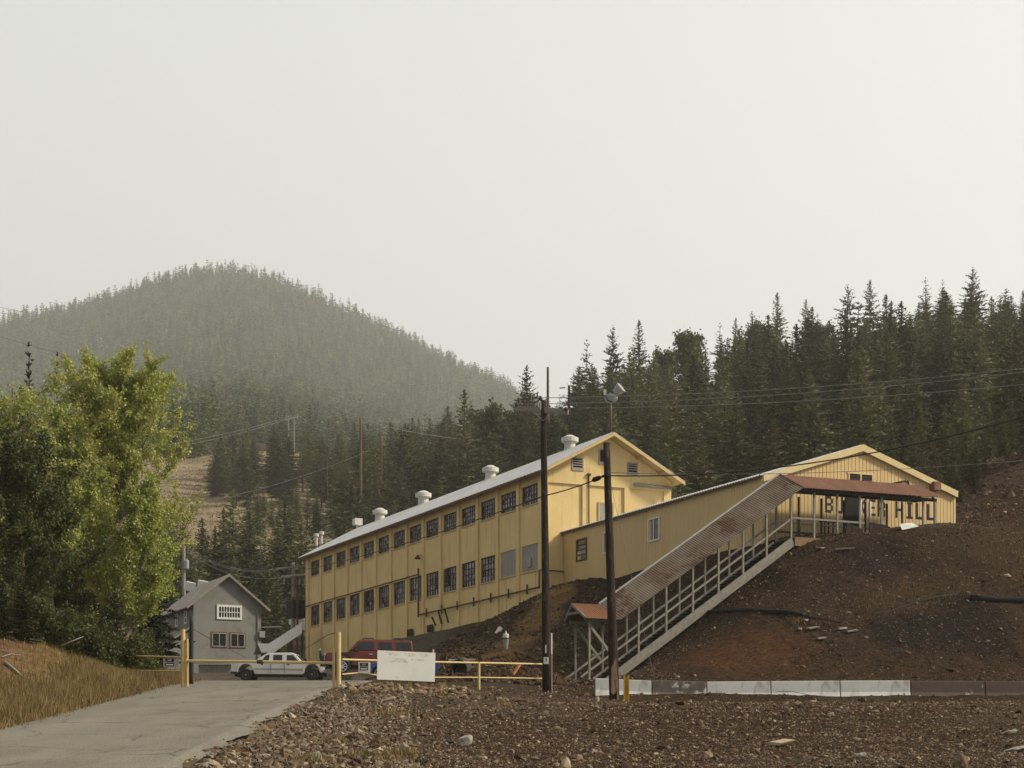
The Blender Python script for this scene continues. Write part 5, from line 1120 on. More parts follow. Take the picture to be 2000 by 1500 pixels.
# dark stub in front of the house
a = at(374, 1326, 72); a[2] -= .3; b = at(374, 1203, 72); P3 = jag_pole('anchor_post', a, b, .085, .08, 'slim black post standing just right of the left gate post', 'post', mt='cable')
# poles behind
def simple_pole(px, pyb, pyt, Y, r, label, mt='pole_brown', arms=(), group=None):
    a, b = at(px, pyb, Y), at(px, pyt, Y); e = jag_pole('utility_pole', a, b, r, r * .8, label, 'utility pole', None, mt, group)
    for (x0, y0, x1, y1, m2) in arms:
        q = MB(); q.beam(at(x0, y0, Y - r - .06), at(x1, y1, Y - r - .06), .12, .16); q.build('crossarm', M[m2], e)
    return e
e = simple_pole(573, 1240, 1099, 168, .19, 'grey double armed pole beside the far end of the yellow factory', 'wood_grey', ((540, 1111, 600, 1104, 'wood_grey'), (549, 1126, 598, 1122, 'galv')))
for px in (555, 585, 596):
    p = at(px, 1127, 167.6); q = MB(); q.lathe(p + np.array([0, 0, -.75]), [(.03, 0), (.09, .12), (.05, .25), (.1, .4), (.05, .52), (.03, .7)], 8); q.build('insulator', M['galv'], e)
e = simple_pole(359, 1175, 1055, 192, .2, 'pale pole with a transformer behind the grey house', 'wood_grey', ((333, 1069, 358, 1066, 'wood_white'),))
p = at(364.5, 1106, 191.7); q = MB(); q.lathe(p, [(.2, -.3), (.26, -.25), (.26, .55), (.2, .62), (.08, .64), (.08, .8)], 12); q.build('transformer', M['galv'], e)
simple_pole(704.5, 1000, 816, 300, .26, 'tallest rust brown pole in the dark woods behind the factory')
simple_pole(745, 1000, 854, 330, .22, 'brown pole between two others in the woods behind the factory')
simple_pole(789.5, 1000, 853, 340, .20, 'rightmost brown pole in the woods above the factory roof')
simple_pole(1070, 830, 717, 215, .17, 'thin bare pole rising behind the crossarm of the front pole', 'pole_brown')
simple_pole(1111.5, 830, 753, 240, .2, 'short dark pole stub left of the tall pines', 'pole', ((1093, 758, 1104, 757, 'galv'),))
e = empty('power_pylon', at(568, 900, 520), 'pale hazy two legged power pylon on the distant meadow edge', 'pylon')
for px in (563.5, 574.5):
    q = MB(); q.tube([at(px, 905, 520), at(px, 812, 520)], .11, 6); q.build('pylon_leg', M['galv'], e)
q = MB(); q.beam(at(556, 820, 519.6), at(582, 814, 519.6), .2, .3); q.build('crossarm', M['galv'], e)
for px in (559, 568, 581):
    q = MB(); q.tube([at(px, 819, 519.3), at(px, 810, 519.3)], .09, 5); q.build('insulator', M['galv'], e)

# ------------------------------------------------------------------ wires
def wire(p, q_, sag, r, label, mt='wire', n=26, name='power_line'):
    p = np.array(p, float); q_ = np.array(q_, float); pts_ = []
    for f in np.linspace(0, 1, n): w_ = p + (q_ - p) * f; w_[2] -= sag * 4 * f * (1 - f); pts_.append(w_)
    m = MB(); m.tube(pts_, r, 5); o = m.build(name, M[mt], smooth=True); return tag(o, label, 'wire')
wire(at(1055.5, 777, 76.9), at(2380, 672, 70), .45, .014, 'top grey wire from the crossarm pole to the right, uppermost of three')
wire(at(1009.5, 789, 77.4), at(2380, 674, 71), .55, .014, 'grey wire from the left end of the crossarm running right')
wire(at(1105.5, 797.5, 76.6), at(2380, 708, 70), .40, .014, 'lowest of the three grey wires leaving the crossarm to the right')
wire(at(1186, 929, 75.3), at(2300, 715, 62), 1.05, .026, 'thick black cable rising right from the cut off pole', 'cable')
wire(at(1190, 923, 75.3), at(2300, 868, 66), .42, .012, 'thin pale wire running right across the shed gable')
wire(at(1180, 930, 75.4), at(1064, 968, 76.8), .06, .026, 'black cable between the two front poles', 'cable')
wire(at(1064, 968, 76.8), at(575, 1116, 167), .35, .028, 'long dark cable crossing the upper windows of the factory', 'cable')
m = MB(); pa, pb_ = at(1177, 931, 75.4), at(1156, 938.5, 75.7); dd_ = pb_ - pa
m.tube([pa + dd_ * f for f in (0, .15, .3, .8, .92, 1)], [.03, .05, .095, .105, .06, .03], 10); o = m.build('splice_case', M['black_pipe']); tag(o, 'black splice case hanging on the cable left of the cut off pole', 'cable case')
wire(at(1190, 932, 75.4), at(1279, 1328, 78.5), .05, .008, 'thin guy wire from the cut off pole down to the barriers', 'wire')
wire(at(376, 1228, 72), at(481, 1285, 90), .02, .014, 'black guy wire from the black post across the grey house', 'cable')
wire(at(-60, 640, 330), at(704, 821, 300), 1.0, .05, 'long pale wire sloping across the hazy hill to the tallest brown pole')
wire(at(-80, 575, 900), at(62, 612, 900), 1.0, .10, 'faint wire above the treetops at the left edge')
wire(at(704, 821, 300), at(1110, 862, 330), 1.5, .045, 'pale wire from the tallest brown pole towards the right wood')
for k, (x0, y0, x1, y1) in enumerate(((582, 815, 800, 856), (582, 820, 810, 862), (570, 822, 806, 868))): wire(at(x0, y0, 519), at(x1, y1, 420), 1.2, .035, ('upper', 'middle', 'lower')[k] + ' hazy wire from the distant pylon to the right')
for k, (x0, y0, x1, y1) in enumerate(((290, 882, 556, 820), (290, 874, 556, 816), (320, 800, 560, 812))): wire(at(x0, y0, 360 if k < 2 else 600), at(x1, y1, 519), .7, .035, ('lower', 'middle', 'upper')[k] + ' pale wire from the leafy tree to the distant pylon')
for k, (x0, y0, x1, y1) in enumerate(((360, 1062, 541, 1111), (360, 1068, 549, 1112), (362, 1075, 557, 1127))): wire(at(x0, y0, 191), at(x1, y1, 168), 1.1, .022, ('upper', 'middle', 'lower')[k] + ' wire between the transformer pole and the grey double armed pole')
wire(at(400, 980, 290), at(720, 880, 300), .8, .035, 'faint wire crossing the dark woods to the brown poles')

# ------------------------------------------------------------------ concrete barriers, guard post
BAR = [(.0, 0), (.61, 0), (.61, .08), (.45, .33), (.38, .81), (.23, .81), (.16, .33), (.0, .08)]
def barrier(x0, x1, y0, y1, z0, z1, mt, label, top=.81):
    e = empty('concrete_barrier', ((x0 + x1) / 2, (y0 + y1) / 2, (z0 + z1) / 2), label, 'concrete barrier', 'concrete barriers along the foot of the dump slope')
    q = MB(); n = len(BAR); q.v = [(x0, y0 + a, z0 + b * top / .81) for a, b in BAR] + [(x1, y1 + a, z1 + b * top / .81) for a, b in BAR]
    q.f = [tuple(reversed(range(n))), tuple(range(n, 2 * n))] + [(i, (i + 1) % n, n + (i + 1) % n, n + i) for i in range(n)]
    q.build('barrier_body', M[mt], e, bevel=.025)
    return e
bx = [(1163, 1273, 1361, 1366, 'concrete_white', 'white barrier behind the scraped pole, first in the row'), (1274.5, 1380.5, 1365, 1368, 'concrete_stained', 'mottled brown and white peeling barrier second in the row'),
      (1382, 1506, 1368, 1367, 'concrete_white', 'clean white barrier right of the peeling mottled one'), (1507.5, 1641.5, 1367, 1366, 'concrete_white', 'cracked white barrier in the middle of the row'),
      (1643, 1779.5, 1366, 1365.5, 'concrete_white', 'white barrier beside the first brown barrier'), (1781, 1925.5, 1366, 1367, 'concrete_brown', 'brown stained barrier with flaking white foot right of the white ones'),
      (1927, 2075, 1367, 1368, 'concrete_brown', 'brown barrier cut by the right edge of the picture'), (2077, 2220, 1368, 1368, 'concrete_brown', 'brown barrier beyond the right edge of the picture')]
for i, (a_, b_, ya, yb, mt, lb) in enumerate(bx[:7]):
    Yb = 79.3 - .00005 * (a_ - 1163); p, r = at(a_, ya, Yb), at(b_, yb, Yb); barrier(p[0], r[0], Yb, Yb, p[2] - .02, r[2] - .02, mt, lb, .84)
p = at(1640, 1366, 79); m = MB()
for (a0, b0, a1, b1) in ((1515, 1352, 1530, 1350), (1530, 1350, 1548, 1351), (1548, 1351, 1565, 1354), (1565, 1354, 1598, 1361)): m.beam(at(a0, b0, 78.92), at(a1, b1, 78.92), .02, .02)
o = m.build('barrier_crack', M['wood_dark']); o.parent = bpy.data.objects['concrete_barrier.003']; o.matrix_parent_inverse = Matrix.Translation(-Vector(bpy.data.objects['concrete_barrier.003'].location))
a, b = post_at(1223.5, 1370, 1318, 73.5); e = empty('guard_post', a, 'bright yellow steel guard post in front of the white barrier', 'guard post')
q = MB(); q.box(a[0] - .11, a[0] - .06, a[1] - .05, a[1] + .12, a[2], b[2]); q.box(a[0] + .06, a[0] + .11, a[1] - .05, a[1] + .12, a[2], b[2] - .02); q.box(a[0] - .06, a[0] + .06, a[1] + .04, a[1] + .1, a[2], b[2] - .1); q.build('channel', M['yellow_bright'], e)
q = MB(); q.lathe((a[0], a[1] + .03, a[2] + .75), [(.035, 0), (.035, .03)], 8, (0, -1, 0)); q.build('bolt', M['galv'], e)

# ------------------------------------------------------------------ scrap and pipes on the slopes
def ground_pt(px, py, Y): return at(px, py, Y)
def hit(px, py, lo, hi):
    """point where the sight line through a photo pixel meets the ground, near the given range"""
    Y = np.linspace(lo, hi, 500); p = np.stack([(px - CX) / F * Y, Y, (HY - py) / F * Y], 1)
    d = p[:, 2] - height(p[:, 0], p[:, 1]); k = np.where(d < 0)[0]
    i = int(k[0]) if len(k) else int(np.argmin(np.abs(d))); return p[i]
def ground_tube(name, pp, lo, hi, r, mt, label, cat, lift=.6):
    m = MB(); m.tube([hit(x, y, lo, hi) + np.array([0, 0, r * lift]) for x, y in pp], r, 8); o = m.build(name, M[mt], smooth=True); return tag(o, label, cat)
ground_tube('black_pipe', [(1385, 1199), (1420, 1196), (1460, 1195), (1500, 1198), (1540, 1199), (1568, 1205)], 80, 100, .13, 'black_pipe', 'thick black plastic pipe lying on the slope right of the stairway', 'pipe')
ground_tube('thin_pipe', [(1568, 1204), (1600, 1210), (1645, 1218)], 80, 100, .045, 'black_pipe', 'thin black pipe continuing downhill from the thick black one', 'pipe')
ground_tube('black_pipe', [(1895, 1171), (1940, 1176), (2000, 1177), (2100, 1180)], 80, 104, .16, 'black_pipe', 'thick black pipe on the slope cut by the right edge', 'pipe')
ground_tube('edging_strip', [(1700, 1220), (1740, 1195), (1790, 1178), (1830, 1168), (1872, 1162)], 80, 104, .06, 'black', 'dark broken timber edging rising across the dump slope', 'timber')
m = MB(); a, b = hit(978, 1232, 95, 125), hit(968, 1252, 90, 120); b = a + np.array([-.35, -.3, -.62]); m.tube([a + np.array([0, -.2, .15]), b + np.array([0, -.2, .15])], .16, 12); o = m.build('white_pipe', M['pipe_white']); tag(o, 'short white pipe end sticking out of the yellow dirt slope', 'pipe')
a = hit(988, 1268, 88, 115); e = empty('standpipe', a, 'grey white utility box standing on the rubble slope', 'utility box')
m = MB(); m.lathe(a, [(.10, -.2), (.12, .1), (.17, .5), (.17, .62)], 10); m.build('body', M['galv'], e)
m = MB(); m.lathe(a + np.array([0, 0, .62]), [(.17, 0), (.17, .2), (.13, .24), (.05, .25), (.04, .4)], 10); m.build('cap', M['pipe_white'], e)
m = MB(); m.tube([a + np.array([-.2, -.18, .60]), a + np.array([.2, -.18, .60])], .03, 6); m.build('strap', M['black_pipe'], e)
def slab_at(name, px, py, lo, hi, L, W_, T_, yaw, tilt, mt, label, cat, group=None):
    p = hit(px, py, lo, hi); e = np.array([math.cos(yaw), math.sin(yaw), math.tan(tilt)]); f = np.array([-math.sin(yaw), math.cos(yaw), .12])
    P = [p + np.array([0, 0, .06]) + e * a * L / 2 + f * b * W_ / 2 + np.array([0, 0, c_ * T_]) + np.array([rnd.uniform(-.1, .1) * L * .5, rnd.uniform(-.1, .1) * W_, 0]) for c_ in (0, 1) for a, b in ((-1, -1), (1, -1), (1, 1), (-1, 1))]
    m = MB(); m.hexa(P); o = m.build(name, M[mt]); return tag(o, label, cat, group)
slab_at('plank', 1005, 1317, 72, 100, .75, .16, .08, .9, .8, 'orange', 'orange painted board propped in the rubble behind the fence', 'board')
slab_at('plank', 1527, 1457, 30, 50, .68, .26, .05, .95, .12, 'plank', 'pale broken board lying on the gravel bank under the middle barrier', 'board')
def boulder(px, py, lo, hi, sc, label, mt='stone_pale'):
    p = hit(px, py, lo, hi); b_ = bmesh.new(); bmesh.ops.create_icosphere(b_, subdivisions=2, radius=1); g_ = np.random.default_rng(px)
    V_ = np.array([v.co[:] for v in b_.verts]); Fc = [[v.index for v in f.verts] for f in b_.faces]; b_.free()
    V_ = np.sign(V_) * np.abs(V_) ** .75 * np.array(sc) * (1 + g_.uniform(-.13, .13, (len(V_), 1))); V_[:, 2] += V_[:, 0] * .25
    m = MB(); m.add(V_ + p + np.array([0, 0, sc[2] * .5]), Fc); o = m.build('boulder', M[mt]); return tag(o, label, 'stone')
boulder(908, 1455, 30, 48, (.17, .15, .13), 'white wedge shaped rock on the gravel bank in the foreground')
boulder(610, 1487, 26, 40, (.16, .14, .10), 'grey rounded stone among the ditch rubble')
boulder(760, 1370, 48, 62, (.22, .15, .10), 'pale stone on the rubble heap below the white board', 'plank')
boulder(1982, 1467, 28, 48, (.27, .22, .055), 'flat grey stone slab at the right edge of the foreground')
boulder(1971, 1433, 30, 50, (.19, .12, .05), 'smaller pale stone above the flat slab at the right edge')
boulder(1880, 1488, 26, 46, (.15, .11, .05), 'tan stone chip near the bottom right corner', 'plank')
boulder(1622, 1398, 40, 55, (.09, .06, .05), 'small white stone below the cracked white barrier')
boulder(1681, 1479, 26, 46, (.11, .10, .06), 'square pale stone at the bottom under the white barriers')
boulder(1166, 1371, 55, 72, (.09, .08, .14), 'pinkish upright rock chip at the foot of the scraped pole', 'plank')
slab_at('plank', 1650, 1075, 88, 100, 1.0, .18, .08, .1, .05, 'wood_white', 'pale plank lying on the dump crest below the canopy', 'board')
slab_at('plank', 1602, 1073, 88, 100, .4, .3, .06, .8, .1, 'wood_grey', 'grey board scrap under the stair head platform', 'board')
for k, (px, py, L, W_, yw, lb) in enumerate(((1588, 1230, .55, .3, .3, 'flat board of the broken timber pile on the slope'), (1574, 1215, .4, .14, 1.2, 'upright stub of the broken timber pile on the slope'), (1605, 1250, .35, .3, .1, 'square board right of the broken timber pile'), (1562, 1232, .35, .14, 1.3, 'leftmost splinter of the broken timber pile'), (1665, 1236, .5, .2, .2, 'grey slab at the right end of the broken timber pile'), (1645, 1231, .45, .2, .5, 'flat grey splinter beside the thin black pipe end'))):
    slab_at('plank', px, py, 79, 100, L, W_, .07, yw, .15, 'wood_grey', lb, 'board', 'broken boards on the dump slope')
for k, (px, py, lb) in enumerate(((905, 1312, 'dark culvert pipe mouth in the rubble behind the fence post'), (885, 1337, 'low dark stone hollow behind the fence'))):
    if k: continue
    a = hit(px, py, 72, 100); m = MB(); m.lathe(a + np.array([0, .5, .25]), [(.42, 0), (.42, -.9), (.34, -.9), (.34, -.1)], 16, (.25, 1, .1)); o = m.build('culvert_pipe', M['wood_dark']); tag(o, lb, 'pipe')
slab_at('stone_slab', 905, 1297, 76, 105, 1.6, .5, .2, .05, .02, 'stone_pale', 'long pale concrete lump in the rubble right of the white board', 'stone')
# dead branch and twigs on the left bank
def branch(name, pp, lo, hi, r, label, mt='wood_grey'):
    pt_ = [hit(x, y, lo, hi) + np.array([0, 0, .06]) for x, y in pp]; m = MB(); m.tube(pt_, list(np.linspace(r, r * .35, len(pt_))), 6); o = m.build(name, M[mt], smooth=True); return tag(o, label, 'branch')
branch('dead_branch', [(10, 1298), (28, 1312), (45, 1327), (75, 1332)], 44, 66, .05, 'grey dead branch lying on the brown bank')
branch('dead_branch', [(4, 1287), (22, 1281), (42, 1284)], 44, 66, .025, 'curved pale twig above the grey dead branch')
branch('dead_branch', [(62, 1392), (84, 1378), (103, 1361)], 36, 56, .025, 'dark bent stalk standing in the golden grass', 'wood_dark')
branch('dead_branch', [(120, 1265), (140, 1256), (163, 1247)], 52, 76, .03, 'pale stick under the dark trees at the bank top')

# ------------------------------------------------------------------ trees
def conifer_np(seed, rad=.17, whorls=34, open_=0.0, bare=.06, size=1.0, per=7, droop=.25, tri=2):
    """unit height conifer: needle sprays as many small triangles along whorled branches"""
    g = np.random.default_rng(seed); C_, D_, S_ = [], [], []
    for i in range(whorls):
        f = i / (whorls - 1); z = bare + (1 - bare) * f ** .92
        L = rad * ((1 - f) ** .75 * (.55 + .45 * min(1, f * 5 + .35)) + .012)
        n = max(3, int(per * (1 - f * .45))) if f < .97 else 3
        ph = g.uniform(0, 6.28)
        for k in range(n):
            if g.random() < open_: continue
            a = ph + 6.283 * k / n + g.normal(0, .25); l = L * g.uniform(.55, 1.22)
            el = (-.15 + .9 * f ** 1.5) + g.normal(0, .12)
            d = np.array([math.cos(a) * math.cos(el), math.sin(a) * math.cos(el), math.sin(el)])
            m = max(2, int(l / (.021 * size)))
            for s in np.linspace(.18, 1, m):
                p = np.array([0, 0, z + g.normal(0, .004)]) + d * l * s - np.array([0, 0, droop * l * s * s * (1 - f)]) + np.array([0, 0, .35 * l * s ** 3 * .3])
                side = np.array([-d[1], d[0], 0]) * g.normal(0, .22 * l * (1.1 - s))
                C_.append(p + side); D_.append(d); S_.append((.016 + .13 * l * (1.15 - s)) * g.uniform(.7, 1.4) * size)
    C_ = np.repeat(np.array(C_), tri, 0); D_ = np.repeat(np.array(D_), tri, 0); S_ = np.repeat(np.array(S_), tri)[:, None]; n = len(C_)
    r1 = D_ + g.normal(0, .45, (n, 3)); r1 /= np.linalg.norm(r1, axis=1)[:, None]
    r2 = np.cross(D_, g.normal(0, 1, (n, 3))); r2[:, 2] *= .6; r2 /= np.linalg.norm(r2, axis=1)[:, None] + 1e-9
    P = np.stack([C_ - r1 * S_ * .7 + r2 * S_ * .5, C_ - r1 * S_ * .6 - r2 * S_ * .5, C_ + r1 * S_ * 1.15 + g.normal(0, .15, (n, 3)) * S_], 1)
    return P.reshape(-1, 3)
def tri_mesh(name, P, mt, colors=None):
    me = bpy.data.meshes.new(name); n = len(P) // 3
    me.vertices.add(len(P)); me.vertices.foreach_set('co', P.astype(np.float32).ravel())
    me.loops.add(len(P)); me.loops.foreach_set('vertex_index', np.arange(len(P), dtype=np.int32))
    me.polygons.add(n); me.polygons.foreach_set('loop_start', np.arange(n, dtype=np.int32) * 3); me.update(calc_edges=True); me.materials.append(mt); return me
def trunk_mesh(name, h, r, mt, wob=.0, seed=0):
    g = np.random.default_rng(seed); q = MB(); pp = [np.array([g.normal(0, wob) * (k > 0), g.normal(0, wob) * (k > 0), h * k / 6 - (.03 * h if k == 0 else 0)]) for k in range(7)]
    q.tube(pp, [r * (1 - .9 * k / 6) for k in range(7)], 7); me = bpy.data.meshes.new(name)
    me.from_pydata([tuple(v) for v in q.v], [], q.f); me.materials.append(mt); me.update(); return me
SNAG = (tri_mesh('crown', conifer_np(900, .11, 20, .45, .2, .38, 5, .1, 1), M['bark_dark']), trunk_mesh('trunk', 1, .010, M['bark'], .003, 77))
CON = []
for k, (rad, wh, op, per, dr) in enumerate(((.17, 34, .05, 8, .25), (.20, 30, .16, 8, .3), (.145, 36, .05, 8, .2), (.22, 26, .32, 7, .1), (.185, 32, .1, 8, .35), (.16, 24, .42, 7, .05), (.235, 30, .12, 9, .3))):
    CON.append((tri_mesh('crown', conifer_np(100 + k, rad, wh, op, (.05, .06, .04, .2, .06, .28, .05)[k], .72, per + 2, dr), M['needle']), trunk_mesh('trunk', .97, .011, M['bark_dark'], .002, k)))
def put_tree(meshes, name, X, Y, h, label, cat, group=None, wide=1.0, sink=.15, yaw=None, z=None, mats=None):
    zz = float(height(np.array([X]), np.array([Y]), False)[0]) if z is None else z
    e = bpy.data.objects.new(name, None); COL.objects.link(e); e.location = (X, Y, zz - sink); e.empty_display_size = .3
    e.scale = (h * wide, h * wide, h); e.rotation_euler = (0, 0, rnd.uniform(0, 6.28) if yaw is None else yaw); tag(e, label, cat, group)
    for nm, me in zip(('crown', 'trunk'), meshes):
        o = bpy.data.objects.new(nm, me); COL.objects.link(o); o.parent = e
    return e
def base_of(px, Y): X = (px - CX) / F * Y; return X, Y
def tree_top(px, pyt, Y, kind, label, cat='conifer', group=None, wide=1.0, meshes=None, name='conifer_tree', base=None):
    X = (px - CX) / F * Y; zz = float(height(np.array([X]), np.array([Y]), False)[0]); h = (HY - pyt) / F * Y - zz + .15
    return put_tree(meshes or CON[kind], name, X, Y, max(h, 2), label, cat, group, wide)

# broadleaf trees: trunk, rising limbs, twigs and thousands of separate leaves
def broadleaf(seed, H, Rd, limbs, leaf, per_twig, up=.75, prof=lambda f: math.sin(math.pi * min(1, f * .9 + .12)) ** .7, z0=.12, lean=(0, 0), droop=.0, spread=.28, twigs=6):
    g = np.random.default_rng(seed); wood = MB(); LP, LD = [], []
    tr = [np.array([lean[0] * f * H + g.normal(0, .02 * H) * (f > 0), lean[1] * f * H + g.normal(0, .02 * H) * (f > 0), H * f * .95 - .3 * (f == 0)]) for f in np.linspace(0, 1, 9)]
    wood.tube(tr, list(np.linspace(.018 * H, .003 * H, 9)), 8)
    tf = lambda f: np.array([np.interp(f, np.linspace(0, 1, 9), [p[i] for p in tr]) for i in range(3)])
    def leaves(p, d, n, s):
        q = p + g.normal(0, s, (n, 3)); LP.append(q); LD.append(np.repeat(d[None], n, 0))
    for i in range(limbs):
        f = z0 + (1 - z0) * (i + g.random()) / limbs; f = min(f, .98); a = i * 2.4 + g.normal(0, .35); L = Rd * prof(f) * g.uniform(.72, 1.2) + .25
        el = up * (.55 + .55 * f) + g.normal(0, .15); p0 = tf(f * .93); pts_ = [p0]; d = np.array([math.cos(a) * math.cos(el), math.sin(a) * math.cos(el), math.sin(el)])
        for s in range(6):
            d = d + np.array([0, 0, .10 - droop * (s / 5)]) + g.normal(0, .07, 3); d /= np.linalg.norm(d); pts_.append(pts_[-1] + d * L / 6)
        wood.tube(pts_, list(np.linspace(.007 * H * (.5 + .5 * L / Rd) * .6 + .008, .006, 7)), 5, cap=False)
        for s in range(1, 7):
            leaves(pts_[s], d, int(per_twig * (.5 + .12 * s)), spread * (.5 + .08 * (6 - s)))
            if s >= 1:
                for _ in range(twigs // 3 if s < 3 else twigs // 2):
                    td = d * .6 + g.normal(0, .75, 3) + np.array([0, 0, .25 - droop]); td /= np.linalg.norm(td); tl = L * g.uniform(.15, .34)
                    e = pts_[s] + td * tl; wood.tube([pts_[s], (pts_[s] + e) / 2 + g.normal(0, .03, 3), e], [.014, .010, .005], 4, cap=False)
                    for w_ in (.4, .7, 1.0): leaves(pts_[s] + td * tl * w_, td, per_twig // 2, spread * .55)
    leaves(tr[-1], np.array([0, 0, 1.]), per_twig * 2, spread)
    P = np.concatenate(LP); D = np.concatenate(LD); n = len(P)
    ax = D * .5 + g.normal(0, .6, (n, 3)) - np.array([0, 0, .45]); ax /= np.linalg.norm(ax, axis=1)[:, None]
    sd = np.cross(ax, g.normal(0, 1, (n, 3))); sd /= np.linalg.norm(sd, axis=1)[:, None] + 1e-9
    S = (leaf * g.uniform(.6, 1.3, n))[:, None]
    V = np.stack([P, P + ax * S * .5 + sd * S * .36, P + ax * S, P + ax * S * .5 - sd * S * .36], 1).reshape(-1, 3)
    return V, wood
def put_broadleaf(name, X, Y, data, label, mt='leaf', cat='tree', group=None, z=None, bark='bark', yaw=0):
    V, wood = data; zz = float(height(np.array([X]), np.array([Y]), False)[0]) if z is None else z
    e = bpy.data.objects.new(name, None); COL.objects.link(e); e.location = (X, Y, zz - .1); e.rotation_euler = (0, 0, yaw); tag(e, label, cat, group)
    me = bpy.data.meshes.new('crown'); n = len(V) // 4; me.vertices.add(len(V)); me.vertices.foreach_set('co', V.astype(np.float32).ravel()); me.loops.add(len(V)); me.loops.foreach_set('vertex_index', np.arange(len(V), dtype=np.int32))
    me.polygons.add(n); me.polygons.foreach_set('loop_start', np.arange(n, dtype=np.int32) * 4); me.update(calc_edges=True); me.materials.append(M[mt])
    c = bpy.data.objects.new('crown', me); COL.objects.link(c); c.parent = e
    m2 = bpy.data.meshes.new('trunk'); m2.from_pydata([tuple(v) for v in wood.v], [], wood.f); m2.materials.append(M[bark]); m2.update()
    t = bpy.data.objects.new('trunk', m2); COL.objects.link(t); t.parent = e
    return e
def Hh(pyt, Y, X): return (HY - pyt) / F * Y - float(height(np.array([X]), np.array([Y]), False)[0])

# roadside group on the left
X = (228 - CX) / F * 82; put_broadleaf('cottonwood_tree', X, 82, broadleaf(3, Hh(672, 82, X), 4.1, 46, .115, 46, .8, lambda f: max(.28, math.sin(math.pi * (.20 + .72 * f)) ** .8), .14, (.025, 0), 0, .16, 8), 'tall yellow green cottonwood with upswept branches left of the road')
X = (248 - CX) / F * 79; put_broadleaf('cottonwood_tree', X, 79, broadleaf(14, Hh(930, 79, X), 1.6, 20, .115, 34, .75, lambda f: .6 + .4 * math.sin(3.1 * f), .25, (.07, 0), .02, .17, 6), 'lower leafy side stem leaning right under the tall cottonwood')
X = (18 - CX) / F * 74; put_broadleaf('birch_tree', X, 74, broadleaf(5, Hh(730, 74, X), 2.2, 26, .11, 30, .5, lambda f: .7 + .3 * math.sin(3 * f), .35, (.02, 0), .28, .20, 8), 'thin drooping pale leaved tree at the left edge')
X = (40 - CX) / F * 72; put_broadleaf('maple_tree', X, 72, broadleaf(6, Hh(880, 72, X), 2.6, 30, .125, 38, .7, lambda f: math.sin(math.pi * (.2 + .7 * f)) ** .6, .08, (0, 0), 0, .19, 8), 'round dark green leafy tree at the lower left edge', 'leaf_dark')
X = (150 - CX) / F * 86; put_broadleaf('maple_tree', X, 86, broadleaf(7, Hh(905, 86, X), 2.8, 30, .13, 36, .7, lambda f: math.sin(math.pi * (.2 + .7 * f)) ** .6, .08, (0, 0), 0, .2, 8), 'dark leafy tree filling the gap behind the tall cottonwood', 'leaf_dark')
X = (122 - CX) / F * 80; put_broadleaf('aspen_tree', X, 80, broadleaf(8, Hh(740, 80, X), 1.2, 20, .11, 22, .9, lambda f: .5 + .3 * math.sin(3 * f), .3, (0, 0), 0, .16, 6), 'slim young leafy tree between the thin conifer leaders', 'leaf')
NEAR = []
for k, (rad, wh, op, per, sz) in enumerate(((.20, 30, .1, 9, .62), (.085, 30, .12, 7, .42), (.26, 24, .05, 10, .7))):
    NEAR.append((tri_mesh('crown', conifer_np(300 + k, rad, wh, op, .03, sz, per, .2, 3), M['needle_near']), trunk_mesh('trunk', .97, .012, M['bark_dark'], .002, 30 + k)))
tree_top(56, 674, 92, 0, 'dark bare topped spruce rising behind the left edge trees', wide=.9, meshes=NEAR[1])
tree_top(112, 693, 90, 0, 'slim conifer leader between the spruce and the tall cottonwood', wide=.55, meshes=NEAR[1])
tree_top(40, 760, 96, 0, 'dark conifer behind the drooping tree at the left edge', meshes=NEAR[0])
tree_top(185, 900, 96, 0, 'dark fir hidden deep behind the tall cottonwood', meshes=NEAR[0])
tree_top(285, 1005, 104, 0, 'dark spruce at the right foot of the tall cottonwood', meshes=NEAR[2], wide=1.1)
tree_top(296, 1050, 118, 0, 'dark fir overlapping the far left end of the grey house', meshes=NEAR[0], wide=.8)
tree_top(95, 1010, 84, 0, 'dark fir under the left leafy trees', meshes=NEAR[2])
tree_top(10, 1040, 82, 0, 'dark fir at the very left edge above the bank', meshes=NEAR[2])
tree_top(224, 1146, 71, 0, 'small dense dark fir at the bank foot left of the gate', meshes=NEAR[2], wide=1.0)
tree_top(205, 1185, 75, 0, 'short dark fir tucked behind the small roadside fir', meshes=NEAR[2], wide=1.1)
tree_top(43, 1214, 57, 0, 'tiny young fir growing on the dry grass bank', meshes=NEAR[2], wide=1.35)
tree_top(0, 1200, 56, 0, 'young fir on the bank cut by the left edge', meshes=NEAR[2], wide=1.3)
for k, (px, pt, Y, r, lb) in enumerate(((276, 1268, 72, .8, 'leafy green bush behind the left yellow fence'), (250, 1275, 69, .9, 'low dark bush beside the small roadside fir'), (110, 1215, 66, 1.0, 'dark shrub on the bank under the leafy trees'), (150, 1235, 67, .9, 'shrub with pale leaf sprays on the bank top'), (190, 1290, 66, .7, 'low shrub at the bank foot left of the fir'), (60, 1190, 66, 1.2, 'dark bush at the top of the bank near the left edge'))):
    X = (px - CX) / F * Y; put_broadleaf('bush', X, Y, broadleaf(60 + k, max(1.0, Hh(pt, Y, X)), r, 14, .10, 14, .8, lambda f: .8, .02, (0, 0), 0, .18, 6), lb, 'leaf_dark', 'bush')

